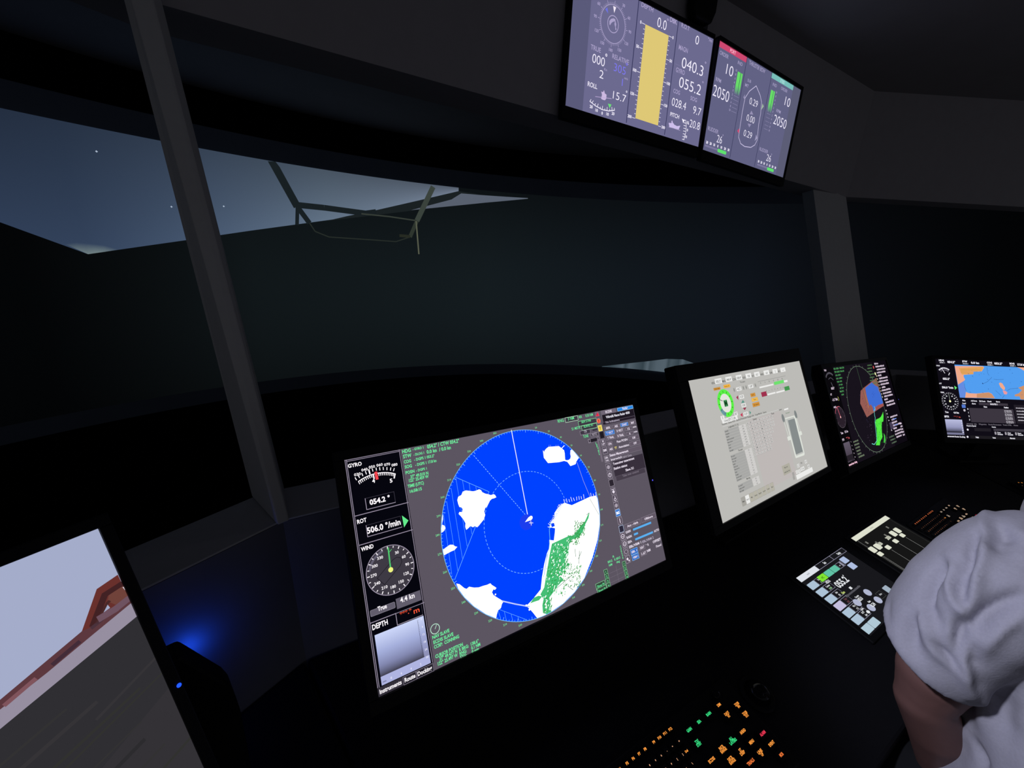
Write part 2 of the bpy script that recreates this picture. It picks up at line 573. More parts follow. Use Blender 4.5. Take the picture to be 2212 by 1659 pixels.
    T('SOG', (800, 400), (885, 380), 5.6)
    T('- DGPS 1 17.8 kn', (925, 372), (1178, 320), 4.9)
    T('POSN', (810, 468), (915, 440), 5.4)
    T('- DGPS 1', (935, 438), (1062, 412), 4.4)
    T('37° 49.010 N', (868, 515), (1080, 462), 5.4)
    T('122° 25.459 W', (850, 562), (1085, 505), 5.4)
    T('TIME (UTC)', (835, 630), (1027, 585), 5.4)
    T('16:58:15', (860, 690), (1003, 650), 5.2)
    p.c(760, 1180, 4.879)
    T('NAV SLAVE', (850, 980), (1030, 900), 5.6)
    T('ECDIS SLAVE', (862, 1032), (1072, 938), 5.6)
    T('CCRP:  CONNING', (868, 1082), (1132, 965), 5.6)
    T('CURSOR POSITION', (882, 1182), (1172, 1048), 5.6)
    T('37° 49.477 N', (925, 1205), (1112, 1115), 5.6)
    T('122° 25.497 W', (908, 1258), (1118, 1160), 5.6)
    T('R BRG:', (1132, 1110), (1232, 1062), 5.4)
    T('RNG:', (1137, 1150), (1212, 1115), 5.4)
    T('TTG:', (1142, 1190), (1212, 1158), 5.4)
    T('138.6°', (1255, 1048), (1338, 1008), 5.4)
    T('0.1 NM', (1260, 1090), (1355, 1045), 5.4)
    T('0 min', (1266, 1130), (1342, 1095), 5.4)
    a = p.z(878, 878)
    p.arc(a[0], a[1] - 1.2, 7.0, 0, 360, 1.0, rgb(190, 235, 210), 32)
    p.line([(a[0], a[1] - 1), (a[0] + 3, a[1] - 6)], 0.8, rgb(190, 235, 210))
    # radar disc
    cx, cy, R = 288.0, 169.2, 163.8
    p.disc(cx, cy, R, rgb(120, 200, 255), 120)
    p.disc(cx, cy, R - 0.8, (0.0, lin(66), 1.25, 1), 120)
    rl, land = rgb(110, 190, 255), WHITE
    p.c(930, 900, 3.6075)
    Rz = R - 0.9
    def inside(q):
        dx, dy = q[0] - cx, q[1] - cy
        d = math.hypot(dx, dy)
        return q if d <= Rz else (cx + dx / d * Rz, cy + dy / d * Rz)
    def isle(zp, col=land, snap=False):
        p.poly([inside(p.z(*q)) for q in zp], col)
    # guard sector hatching
    sec = [(190, 470), (455, 585), (345, 870), (187, 1272)]
    p.line([inside(p.z(*q)) for q in sec], 0.7, rl)
    for a, b in (((197, 480), (285, 1010)), ((248, 495), (322, 915)), ((300, 518), (345, 870)), ((352, 545), (362, 600)), ((160, 560), (248, 1105)), ((125, 660), (212, 1200)), ((100, 760), (165, 1230))):
        p.line([inside(p.z(*a)), inside(p.z(*b))], 0.45, rl)
    for a, b in (((530, 1500), (750, 1583)), ((522, 1500), (545, 1570)), ((575, 1520), (590, 1590)), ((628, 1540), (640, 1590)), ((680, 1558), (690, 1592)), ((732, 1575), (738, 1592))):
        p.line([inside(p.z(*a)), inside(p.z(*b))], 0.5, rl)
    p.arc(cx, cy, 87.4, 0, 360, 0.9, rgb(120, 190, 240), 160, dash=True)
    # islands and shores
    isle([(208, 650), (215, 625), (240, 610), (250, 585), (275, 575), (300, 578), (330, 582), (350, 578), (365, 572), (378, 566), (392, 572), (402, 588), (425, 600), (450, 605), (470, 612), (490, 604), (502, 610), (512, 628), (495, 636), (478, 640), (462, 655), (450, 680), (440, 700), (425, 712), (418, 740), (425, 765), (415, 800), (395, 825), (375, 850), (362, 862), (345, 852), (330, 862), (310, 852), (295, 868), (278, 882), (270, 860), (272, 830), (255, 800), (235, 775), (218, 758), (225, 742), (245, 745), (250, 720), (238, 705), (225, 705), (215, 680)])
    isle([(875, 262), (885, 275), (890, 262), (905, 245), (920, 235), (1000, 230), (1040, 262), (1045, 285), (1048, 335), (1058, 340), (1075, 338), (1088, 328), (1092, 310), (1088, 290), (1090, 262), (1100, 255), (1120, 275), (1155, 320), (1135, 350), (1130, 370), (1090, 385), (1065, 352), (1040, 345), (1000, 355), (915, 362), (882, 320), (878, 285)])
    p.line([p.z(1020, 248), p.z(1042, 225)], 1.3, land)
    for x in (920, 932, 975, 990):
        p.line([p.z(x, 234), p.z(x + 3, 220)], 0.5, rgb(160, 180, 255))
    p.line([p.z(1140, 355), p.z(1190, 500), p.z(1240, 620), p.z(1245, 640)], 1.0, rgb(150, 160, 190))
    # east shore (white) with piers
    isle([(1045, 672), (1100, 690), (1240, 625), (1290, 615), (1300, 640), (1320, 760), (1320, 840), (1300, 960), (1260, 1100), (1200, 1260), (1130, 1380), (1040, 1470), (940, 1540), (880, 1560), (830, 1570), (800, 1530), (770, 1495), (745, 1475), (790, 1430), (830, 1380), (858, 1345), (868, 1250), (885, 1150), (905, 1070), (925, 1020), (925, 960), (960, 965), (968, 900), (970, 870), (925, 860), (935, 825), (965, 790), (965, 750), (990, 715), (1025, 680)])
    rnd = random.Random(3)
    for i in range(14):
        t = i / 13
        x, y = 1045 + 245 * t, 672 - 55 * t
        if 0.68 < t < 0.78: continue
        p.line([p.z(x, y), p.z(x - 6 + rnd.uniform(-4, 4), y - rnd.uniform(18, 34))], 1.4, rgb(220, 225, 255, 1.0))
    for i in range(16):
        t = i / 15
        x, y = 1030 - 95 * t, 685 + 180 * t
        p.line([p.z(x, y), p.z(x - rnd.uniform(12, 26), y - rnd.uniform(4, 20))], 1.3, rgb(210, 220, 255, 1.0))
    for q in ((950, 845), (950, 900), (935, 930)):
        a = p.z(*q)
        p.poly([(a[0] - 3, a[1] - 3.5), (a[0] + 4, a[1] - 3), (a[0] + 4.5, a[1] + 3), (a[0] - 2.5, a[1] + 3.4)], (0, lin(66), 1, 1))
    p.line([p.z(935, 825), p.z(925, 880), p.z(930, 960), p.z(920, 1050), p.z(895, 1150), p.z(880, 1250)], 1.0, rgb(120, 210, 220))
    p.line([p.z(908, 1068), p.z(896, 1150), p.z(885, 1230)], 2.2, rgb(200, 215, 255))
    # radar echoes (green) over the city
    gd, gm = rgb(52, 165, 72), rgb(70, 190, 118)
    isle([(945, 990), (1085, 925), (1110, 930), (1140, 890), (1200, 820), (1225, 765), (1238, 745), (1230, 790), (1205, 840), (1185, 900), (1150, 940), (1100, 960), (1080, 990), (1075, 1060), (1050, 1120), (1085, 1150), (1060, 1200), (1010, 1240), (1035, 1270), (990, 1320), (955, 1370), (925, 1410), (935, 1460), (942, 1520), (905, 1545), (875, 1530), (870, 1470), (880, 1420), (855, 1385), (885, 1330), (900, 1240), (915, 1150), (930, 1060)], gm)
    reg = [(940, 1000, 1070, 1230), (900, 1150, 1050, 1400), (1060, 930, 1160, 1000), (1120, 820, 1200, 930), (1030, 1150, 1170, 1330), (880, 1400, 940, 1530)]
    lay0 = p.lay
    for i in range(700):
        x0, y0, x1, y1 = reg[rnd.choice((0, 0, 1, 1, 2, 3, 4, 4, 5))]
        x, y = rnd.uniform(x0, x1), rnd.uniform(y0, y1)
        c = rnd.choice((gd, gd, rgb(45, 150, 60), land, land, rgb(120, 215, 160)))
        if x > 1075: c = rnd.choice((gd, rgb(60, 140, 70)))
        L = rnd.uniform(4, 13)
        a = p.z(x, y)
        p.lay = lay0 + (i % 6) * p.step
        b = (a[0] + L * 0.26 * rnd.uniform(0.4, 1), a[1] - L * 0.2 * rnd.uniform(0.2, 1.6))
        p.line([a, b], rnd.uniform(0.6, 1.9), c)
    p.lay = lay0 + 8 * p.step
    for a, b in (((1160, 1045), (1155, 1145)), ((1175, 1050), (1150, 1110)), ((1125, 1030), (1130, 1090)), ((1070, 1320), (1110, 1350)), ((1215, 765), (1235, 750)), ((990, 1330), (1090, 1245))):
        p.line([p.z(*a), p.z(*b)], 1.0, rgb(70, 120, 85))
    p.line([p.z(1240, 640), p.z(1312, 765)], 0.8, rgb(90, 110, 90))
    isle([(805, 1410), (840, 1395), (870, 1400), (845, 1430), (800, 1445), (775, 1455)], gm)
    # south-west shore
    isle([(200, 1300), (225, 1305), (262, 1335), (280, 1342), (300, 1325), (340, 1332), (375, 1330), (410, 1318), (440, 1310), (465, 1298), (478, 1312), (500, 1325), (513, 1335), (500, 1350), (490, 1345), (478, 1368), (490, 1390), (505, 1400), (520, 1410), (545, 1425), (568, 1440), (555, 1460), (548, 1490), (525, 1510), (515, 1545), (508, 1580), (420, 1560), (330, 1490), (260, 1410), (215, 1340)])
    p.line([p.z(560, 1437), p.z(660, 1460), p.z(770, 1480)], 2.0, rgb(190, 205, 255))
    for q in ((770, 1503, 1.8), (745, 1470, 1.6), (790, 1480, 2.0), (505, 1385, 1.4)):
        a = p.z(q[0], q[1])
        p.disc(a[0], a[1], q[2], land, 10)
    isle([(88, 840), (108, 850), (116, 868), (105, 890), (85, 905), (80, 870)])
    isle([(97, 1035), (150, 998), (175, 998), (190, 1010), (208, 1014), (185, 1040), (160, 1050), (105, 1080), (98, 1060)])
    isle([(84, 760), (95, 770), (96, 800), (88, 840), (82, 800)])
    # heading and bearing lines, own ship
    p.line([p.z(629, 105), p.z(762, 800)], 1.5, rgb(235, 240, 255))
    p.line([(204 + (289 - 204) * i / 60, 32 + (165 - 32) * i / 60) for i in range(61)], 0.9, rgb(140, 205, 255), dash=True)
    a = p.z(745, 822)
    p.disc(a[0], a[1], 13.5, (lin(28), lin(62), lin(238), 1), 40)
    p.zpoly([(735, 822), (762, 785), (780, 772), (792, 775), (795, 790), (785, 805)], WHITE)
    p.line([p.z(768, 828), p.z(798, 828)], 1.2, rgb(230, 235, 255))
    p.line([p.z(780, 812), p.z(784, 846)], 1.2, rgb(230, 235, 255))
    lc = rgb(150, 220, 250)
    p.ticks(cx, cy, R - 3.0, R - 0.6, -90, 269, 2, 0.4, lc)
    p.ticks(cx, cy, R - 5.2, R - 0.6, -90, 269, 10, 0.6, lc)
    for d in range(0, 360, 10):
        a = math.radians(d - 90 - 2)
        x, y = cx + (R + 5.2) * math.cos(a), cy + (R + 5.2) * math.sin(a) + 1.3
        if 4 < y < SH - 2:
            p.text('%d' % d, x, y, 3.2, rgb(120, 220, 150), al='c', bold=0.02, res=1)
    # top right status block
    gb = rgb(140, 225, 160)
    p.c(1190, 860, 6.381)
    def zbox(a, b, fill, edge, t=0.8):
        (x0, y0), (x1, y1) = p.z(*a), p.z(*b)
        p.rect(x0, y0, x1, y1, edge)
        p.rect(x0 + t, y0 + t, x1 - t, y1 - t, fill)
    dk = rgb(62, 56, 68)
    p.zt('RNG', (97, 340), (180, 322), 6.0, g)
    zbox((188, 272), (378, 305), dk, rgb(200, 235, 205))
    p.zt('3 NM', (235, 308), (320, 292), 5.6, g)
    p.zt('RR', (388, 280), (430, 272), 5.0, g)
    p.zt('0.50 NM', (478, 262), (580, 242), 5.2, g)
    zbox((370, 322), (635, 340), dk, gb)
    p.zt('SEA STAB', (420, 346), (552, 322), 5.2, g)
    zbox((415, 385), (640, 405), dk, gb)
    p.zt('SLAVE X1', (452, 410), (580, 385), 5.2, g)
    p.zt('S1 MSTR', (288, 445), (408, 422), 5.2, g)
    zbox((395, 455), (548, 482), dk, rgb(150, 140, 155))
    p.zt('TX', (455, 480), (495, 470), 5.2, rgb(205, 200, 215))
    zbox((560, 425), (648, 448), dk, rgb(120, 112, 128))
    p.zt('TUNE', (447, 552), (518, 536), 5.6, g)
    zbox((542, 490), (660, 515), dk, rgb(150, 140, 155))
    p.zt('AUTO', (568, 522), (635, 508), 5.4, rgb(190, 180, 195))
    zbox((508, 568), (668, 588), rgb(34, 30, 38), rgb(120, 112, 128))
    zbox((508, 568), (548, 612), dk, rgb(170, 160, 175))
    zbox((630, 535), (668, 580), dk, rgb(170, 160, 175))
    for i, ch in enumerate('LEVEL'):
        p.zt(ch, (618 + i * 11, 640 + i * 36), (638 + i * 11, 636 + i * 36), 4.6, g)
    # icon column
    w_, ic = rgb(235, 225, 240), rgb(118, 108, 122)
    zbox((600, 190), (668, 250), ic, ic)
    p.zpoly([(640, 195), (668, 245), (612, 252)], rgb(235, 50, 80))
    p.text('!', *p.z(636, 247), 5.2, rgb(60, 0, 10), al='c')
    zbox((620, 278), (690, 350), ic, ic)
    a = p.z(656, 315)
    p.disc(a[0], a[1], 4.8, rgb(255, 110, 80), 24)
    p.text('!', a[0], a[1] + 3, 5.6, rgb(50, 0, 0), al='c', bold=0.04)
    zbox((640, 378), (712, 450), rgb(240, 215, 90), rgb(250, 235, 150))
    a = p.z(675, 412)
    p.text('!', a[0], a[1] + 3, 5.6, rgb(60, 40, 0), al='c', bold=0.04)
    zbox((665, 470), (735, 545), rgb(30, 26, 34), rgb(30, 26, 34))
    icx = [(718, 612, 'H'), (742, 722, 'NE'), (768, 840, 'DR'), (790, 952, 'o'), (810, 1060, 'p'), (832, 1168, ''), (858, 1280, 'v'), (880, 1385, 'm'), (898, 1480, 'o'), (920, 1580, 'B')]
    zbox((650, 560), (700, 880), ic, ic)
    for x, y, t in icx:
        a = p.z(x, y)
        e = rgb(170, 160, 175)
        f = rgb(84, 76, 90) if t else rgb(44, 38, 48)
        if t == 'B': e, f = rgb(190, 220, 255), rgb(60, 120, 205)
        p.rrect(a[0] - 6.3, a[1] - 7, a[0] + 6.3, a[1] + 7, 1.2, e)
        p.rrect(a[0] - 5.7, a[1] - 6.4, a[0] + 5.7, a[1] + 6.4, 1.0, f)
        if t == 'H':
            p.text('H', a[0], a[1] - 0.6, 4.4, w_, al='c', bold=0.03)
            p.text('UP', a[0], a[1] + 5.2, 4.2, w_, al='c', bold=0.02)
        elif t == 'NE':
            p.text('RM', a[0], a[1] + 2, 5, w_, al='c', w=8, bold=0.03)
        elif t == 'DR':
            p.text('DR', a[0], a[1] - 0.6, 4.2, w_, al='c', bold=0.03)
            p.text('OWN', a[0], a[1] + 5.0, 3.8, w_, al='c', w=8, bold=0.02)
        elif t == 'o':
            p.disc(a[0], a[1], 4, rgb(170, 160, 175), 20)
        elif t == 'p':
            p.arc(a[0], a[1], 3.8, 0, 360, 1.1, w_, 20)
            p.line([(a[0], a[1] - 3), (a[0], a[1] + 1)], 1.2, w_)
        elif t == 'v':
            p.disc(a[0], a[1] + 1.5, 3.2, w_, 14)
            p.line([(a[0] - 4, a[1] - 3.4), (a[0] + 4, a[1] - 3.4)], 1.2, w_)
        elif t == 'm':
            p.arc(a[0], a[1] + 2, 2.6, 0, 360, 1.2, w_, 14)
            p.line([(a[0] + 1, a[1]), (a[0] + 1, a[1] - 4.4)], 1.3, w_)
        elif t == 'B':
            p.text('BG', a[0], a[1] + 2.6, 5, WHITE, al='c', w=8, bold=0.04)
    # right menu panel
    zbox((680, 175), (905, 225), rgb(112, 102, 118), rgb(112, 102, 118))
    p.zt('ECDIS', (752, 208), (838, 190), 4.6, w_, bold=0.03)
    (x0, y0), (x1, y1) = p.z(908, 140), p.z(1133, 142)
    p.rrect(x0, y0, x1, y1, 1, rgb(140, 205, 255))
    p.rrect(x0 + .8, y0 + .8, x1 - .8, y1 - .8, 1, rgb(40, 135, 230))
    p.zt('Radar', (985, 158), (1058, 145), 4.4, w_, bold=0.03)
    zbox((700, 235), (1150, 240), rgb(30, 24, 34), rgb(30, 24, 34))
    p.zt('Wärtsilä Nacos Radar 4000', (758, 280), (1085, 215), 5.0, WS, bold=0.03)
    zbox((710, 335), (1158, 278), rgb(38, 30, 42), rgb(110, 100, 116), 0.4)
    p.zt('No Indications', (755, 350), (945, 310), 4.4, rgb(190, 180, 200))
    def btn(a, b, t, on=False, L=None, R=None, c=None):
        zbox(a, b, rgb(50, 110, 200) if on else rgb(98, 88, 102), rgb(160, 210, 255) if on else rgb(150, 140, 155), 0.5)
        (x0, y0), (x1, y1) = p.z(*a), p.z(*b)
        if t: p.text(t, (x0 + x1) / 2, (y0 + y1) / 2 + 2.2, 4.3, c or w_, al='c', w=min((x1 - x0) * 0.72, len(t) * 3.1), bold=0.03)
    btn((728, 400), (838, 420), 'ARPA')
    btn((840, 375), (950, 398), 'AIS')
    btn((950, 352), (1066, 375), 'CHART', True)
    btn((1072, 325), (1170, 352), 'MAP')
    btn((738, 462), (878, 490), 'T VECT', True)
    btn((882, 432), (1010, 458), 'R VECT')
    btn((1015, 410), (1120, 432), '12')
    p.zt('min', (1128, 412), (1180, 400), 4, w_, bold=0.02)
    btn((752, 528), (888, 556), 'T TRAIL')
    btn((895, 500), (1022, 526), 'R TRAIL')
    btn((1028, 478), (1138, 498), '6')
    p.zt('min', (1142, 478), (1195, 464), 4, w_, bold=0.02)
    btn((770, 610), (850, 650), 'CPA')
    p.zt('Past POSN', (908, 618), (1055, 588), 4.6, w_, bold=0.025)
    btn((1062, 535), (1215, 555), 'Off')
    btn((788, 680), (862, 725), 'AIS')
    p.zt('TT', (878, 705), (908, 698), 4.6, rgb(250, 230, 120), bold=0.03)
    p.zt('Association', (932, 692), (1075, 660), 4.6, w_, bold=0.025)
    btn((1075, 610), (1235, 630), 'OFF')
    zbox((798, 765), (1250, 710), rgb(98, 88, 102), rgb(140, 130, 145), 0.4)
    p.zt('Status Management', (808, 808), (1068, 750), 4.8, w_, bold=0.03)
    p.zt('Interswitch', (825, 865), (978, 832), 4.4, w_, bold=0.02)
    p.zt('NAV Data', (990, 828), (1112, 800), 4.2, rgb(175, 165, 180))
    (x0, y0), (x1, y1) = p.z(840, 880), p.z(1300, 955)
    p.rect(x0, y0, x1, y1, rgb(56, 48, 60))
    p.zt('Transceiver management', (855, 925), (1148, 848), 4.8, w_, bold=0.03)
    p.zt('Station status:', (865, 990), (1052, 940), 4.8, w_, bold=0.03)
    p.zt('Slave X1', (1028, 1010), (1140, 982), 4.8, w_, bold=0.03)
    zbox((888, 1080), (1302, 1025), rgb(70, 62, 74), rgb(110, 100, 116), 0.4)
    p.zt('Take over control', (985, 1088), (1210, 1038), 4.4, rgb(130, 120, 135))
    # lower right
    p.c(1210, 1060, 6.381)
    for x, y, t in ((820, 412, 'i'), (840, 525, 'E'), (858, 628, 'c'), (885, 732, 'c'), (905, 840, 'e'), (930, 945, 'g')):
        a = p.z(x, y)
        e = rgb(190, 205, 235) if t == 'E' else rgb(165, 155, 170)
        p.rrect(a[0] - 6.3, a[1] - 7, a[0] + 6.3, a[1] + 7, 1.2, e)
        p.rrect(a[0] - 5.5, a[1] - 6.2, a[0] + 5.5, a[1] + 6.2, 1.0, rgb(45, 42, 60) if t == 'E' else rgb(90, 80, 94))
        if t == 'i': p.line([(a[0], a[1] - 4), (a[0], a[1] + 4)], 1.8, w_)
        elif t in 'ce': p.arc(a[0], a[1], 3.9, 0, 360, 1.2, w_ if t == 'c' else rgb(170, 160, 175), 20)
        elif t == 'g': p.disc(a[0] - 1, a[1] - 1, 2.6, w_, 12); p.disc(a[0] + 2.4, a[1] + 3, 1.8, w_, 10)
        if t == 'c': p.line([(a[0] - 1.4, a[1]), (a[0] + 1.6, a[1] + 0.6)], 1.2, w_)
    btn((880, 468), (1105, 455), 'Acc - High')
    btn((1105, 375), (1320, 365), 'Offshore')
    bl = rgb(90, 175, 240)
    for L, R in (((1000, 538), (1250, 448)), ((1012, 605), (1068, 585)), ((1030, 672), (1275, 578))):
        a, b = p.z(*L), p.z(*R)
        p.rect(a[0], a[1] - 2, b[0], a[1] + 2, bl)
    p.zt('GAIN', (900, 592), (970, 570), 4.6, w_, bold=0.03)
    p.zt('RAIN', (915, 665), (985, 642), 4.6, w_, bold=0.03)
    p.zt('SEA', (930, 730), (988, 712), 4.6, w_, bold=0.03)
    p.zt('AUTO', (1290, 575), (1360, 545), 4.4, w_, bold=0.03)
    p.zt('EBL/VRM 1', (950, 795), (1112, 720), 4.8, w_, bold=0.03)
    p.zt('EBL/VRM 2', (1130, 722), (1285, 655), 4.6, rgb(185, 175, 195), bold=0.02)
    btn((958, 815), (1072, 850), 'EBL 1', True)
    btn((978, 895), (1088, 925), 'VRM 1', True)
    btn((1078, 765), (1170, 795), '328.7')
    btn((1100, 850), (1192, 870), '1.67')
    p.zt('° R', (1180, 770), (1220, 755), 4.6, w_)
    p.zt('NM', (1195, 848), (1242, 830), 4.8, w_, bold=0.03)
    p.zt('OFFSET', (1275, 725), (1385, 685), 4.8, w_, bold=0.03)
    p.zt('Fixed', (1320, 785), (1390, 755), 4.6, w_, bold=0.02)
    # arrow table
    for i in range(4):
        y = 1.0
        a = p.z(625 + i * 13, 1122 + i * 62)
        p.rect(a[0] - 4.5, a[1] - 5.4, a[0] + 4.5, a[1] + 5.4, gb)
        p.rect(a[0] - 3.9, a[1] - 4.8, a[0] + 3.9, a[1] + 4.8, rgb(54, 74, 62))
        p.text('1234'[i], a[0], a[1] + 2, 4.4, g, al='c', bold=0.02)
        a = p.z(875 + i * 14, 1008 + i * 60)
        p.rect(a[0] - 4, a[1] - 5.2, a[0] + 4, a[1] + 5.2, gb)
        p.rect(a[0] - 3.4, a[1] - 4.6, a[0] + 3.4, a[1] + 4.6, rgb(54, 74, 62))
        p.text('1234'[i], a[0], a[1] + 2, 4.4, g, al='c', bold=0.02)
    for (L, t) in (((555, 1300), 'Show Pt'), ((575, 1362), 'Reset Pt')):
        a = p.z(*L)
        p.rect(a[0] - 12, a[1] - 6, a[0] + 11, min(a[1] + 5.6, SH), gb)
        p.rect(a[0] - 11.3, a[1] - 5.4, a[0] + 10.3, min(a[1] + 4.9, SH), rgb(54, 74, 62))
        p.text(t, a[0], a[1] + 2, 4.2, g, al='c', w=18, bold=0.02)
    for y0, y1, x0, x1 in ((1140, 1060, 670, 850), (1200, 1120, 680, 862), (1268, 1185, 690, 880)):
        a, b = p.z(x0, y0), p.z(x1, y1)
        p.rect(a[0], a[1], b[0], a[1] + 0.35, rgb(130, 120, 135))
    a, b = p.z(760, 1030), p.z(800, 1260)
    p.rect(a[0], a[1], a[0] + 0.4, b[1], rgb(130, 120, 135))
    p.zt('BRG', (655, 1000), (715, 975), 4.2, g)
    p.zt('NM', (670, 1045), (715, 1028), 4.2, g)
    p.zt('R', (722, 925), (745, 915), 4.2, g)
    p.zt('R BRG', (745, 965), (825, 930), 4.2, g)
    p.zt('deg', (772, 1000), (818, 982), 4.2, g)
    for i, ch in enumerate('CURSOR'):
        p.zt(ch, (820 + i * 7, 785 + i * 31), (836 + i * 7, 780 + i * 31), 3.6, g)

def draw_radar_small(p):
    """second radar, further along the console"""
    p.rect(0, 0, SW, SH, rgb(22, 17, 26))
    g, w = rgb(95, 190, 110), rgb(235, 215, 235)
    p.rect(0, 0, 83, SH, rgb(10, 8, 12))
    p.text('GYRO', 4, 11, 6, w, bold=0.03)
    p.arc(42, 60, 42, -135, -50, 4, rgb(60, 56, 66), 20)
    p.ticks(42, 60, 38, 44, -135, -50, 8, 1.2, rgb(150, 145, 160))
    p.arc(42, 62, 26, -125, -40, 1.2, rgb(120, 115, 130), 16)
    p.line([(40, 52), (46, 70)], 2, rgb(120, 115, 130))
    p.text('053.2°', 28, 76, 7, w, w=26, bold=0.04)
    p.text('ROT', 5, 95, 6, w, bold=0.03)
    p.text('-11.1 °/min', 14, 115, 8, w, w=42, bold=0.04)
    p.arc(56, 111, 9, -50, 50, 1.6, rgb(230, 230, 110), 10)
    p.text('WIND', 5, 139, 6, w, bold=0.03)
    p.disc(43, 173, 37, rgb(90, 80, 90))
    p.disc(43, 173, 35.5, rgb(42, 32, 42))
    p.arc(43, 173, 36.5, -190, -70, 1.8, rgb(230, 110, 130), 24)
    p.ticks(43, 173, 28, 34, 0, 359, 30, 1, rgb(90, 84, 96))
    p.line([(43, 173), (36, 140)], 2.4, rgb(240, 110, 130))
    p.disc(43, 173, 3.6, rgb(255, 190, 190))
    p.text('True', 12, 228, 7, w, w=18, bold=0.04)
    p.text('17.1 kn', 44, 228, 7, w, w=26, bold=0.04)
    p.text('DEPTH', 6, 250, 7, w, w=19, bold=0.03)
    p.text('***.* m', 42, 250, 7, rgb(240, 100, 110), w=26, bold=0.04)
    p.rect(6, 258, 60, 318, rgb(98, 88, 104), rgb(62, 54, 66))
    p.rect(6, 300, 60, 318, rgb(38, 32, 40))
    for i in range(5): p.text('%d' % (i * 6), 72, 264 + i * 13, 4, w, al='c')
    for i in range(6): p.text(str(12 - 2 * i), 12 + i * 10, 322, 4, rgb(170, 150, 175), al='c')
    p.text('Instruments', 3, SH - 3, 6, rgb(255, 205, 225), w=31, bold=0.05)
    p.text('Route', 36, SH - 3, 6, rgb(255, 205, 225), w=16, bold=0.05)
    p.text('Docking', 56, SH - 3, 6, rgb(255, 205, 225), w=22, bold=0.05)
    rows = ['HDG - GYRO 1   053.2°/ CTW', 'STW - DLOG 1  0.0 kn / 0.0', 'COG - DGPS 1', 'SOG - DGPS 1', 'POSN - DGPS', '37° 49.010', '122° 25.4', 'TIME (UTC)', '16:58']
    for i, t in enumerate(rows):
        p.text(t, 88 + (8 if i in (5, 6, 8) else 0), 10 + i * 11.6, 6 if i < 2 else 5, g, w=[88, 80, 44, 50, 40, 30, 32, 34, 22][i], bold=0.02)
    cx, cy, R = 287, 169.5, 161.0
    p.disc(cx, cy, R, rgb(24, 19, 28), 100)
    # chart overlay
    p.c(1740, 750, 5.925)
    br = rgb(150, 92, 84)
    p.zpoly([(705, 560), (745, 520), (940, 365), (1008, 740), (785, 898), (700, 720)], br)
    p.zpoly([(765, 520), (850, 450), (890, 490), (930, 510), (940, 560), (970, 600), (985, 650), (1000, 705), (985, 722), (930, 740), (900, 810), (870, 820), (860, 770), (835, 730), (820, 750), (800, 690), (780, 610)], rgb(62, 108, 212))
    p.zpoly([(940, 372), (985, 560), (1005, 700), (990, 690), (960, 590), (930, 500), (870, 455), (890, 420)], rgb(135, 100, 78))
    p.zpoly([(1005, 715), (1010, 745), (900, 815), (890, 770), (930, 740)], rgb(160, 84, 80))
    p.line([p.z(740, 520), p.z(775, 650), p.z(805, 780)], 1.6, rgb(200, 120, 90))
    p.line([p.z(750, 560), p.z(800, 720), p.z(805, 780)], 1.0, rgb(220, 160, 80))
    rnd = random.Random(9)
    for i in range(9):
        a = p.z(rnd.uniform(850, 900), rnd.uniform(570, 640))
        p.line([a, (a[0] + rnd.uniform(-10, 10), a[1] + rnd.uniform(-6, 6))], 0.8, rgb(35, 62, 150))
    ch = rgb(52, 48, 78)
    for i in range(26):
        a = p.z(rnd.uniform(670, 740) + i * 4, 560 + i * 16)
        p.line([a, (a[0] + rnd.uniform(2, 8), a[1] + rnd.uniform(-5, 5))], 1.2, ch)
    # green coast echoes
    gr = rgb(85, 235, 70)
    p.zpoly([(905, 925), (945, 908), (965, 890), (985, 850), (992, 825), (998, 880), (995, 950), (975, 960), (975, 1050), (980, 1110), (985, 1150), (960, 1200), (950, 1255), (900, 1255), (915, 1180), (910, 1050), (892, 960)], gr)
    p.zpoly([(1000, 1100), (1018, 1130), (1025, 1190), (1015, 1225), (1000, 1220), (1005, 1160)], rgb(70, 200, 70))
    p.line([p.z(*q) for q in ((878, 755), (892, 790), (878, 810), (885, 880), (892, 900), (890, 960), (895, 1020), (905, 1110), (912, 1200), (880, 1245), (850, 1235))], 2.6, rgb(120, 235, 220))
    for i in range(60):
        a = p.z(rnd.uniform(905, 985), rnd.uniform(940, 1230))
        p.line([a, (a[0] + 4, a[1] - 3)], 1.2, rgb(40, 150, 50))
    for i in range(24):
        a = p.z(rnd.uniform(780, 900), rnd.uniform(940, 1250))
        p.line([a, (a[0] + rnd.uniform(2, 8), a[1] - 2)], 1.2, rgb(78, 64, 84))
    p.arc(cx, cy, R, 0, 360, 1.6, rgb(110, 130, 110), 90)
    p.ticks(cx, cy, R, R + 6, 0, 359, 10, 1.6, rgb(120, 130, 120))
    p.line([(cx, cy - R), (cx + 2, cy - 20)], 2.0, rgb(70, 100, 72))
    # right menu
    p.rect(450, 0, SW, SH, rgb(14, 10, 18))
    for i in range(7):
        p.scribble(395 - (i % 3) * 8, 14 + i * 12, 48, 6, rgb(85, 120, 80))
    for i, (c_, x) in enumerate(((rgb(200, 80, 80), 452), (rgb(250, 250, 190), 452))):
        p.disc(x, 22 + i * 26, 6, c_, 16)
    yy = 12
    for i in range(15):
        p.scribble(470 + (i % 3) * 4, yy, 96 if i % 4 else 40, 7.5, w)
        if 3 < i < 12: p.scribble(455, yy, 10, 7, rgb(215, 205, 180))
        yy += 12.2
    for i in range(7):
        p.scribble(452, 200 + i * 13, 10, 6, rgb(200, 190, 205))
    p.rect(452, 245, 500, 272, rgb(70, 62, 84))
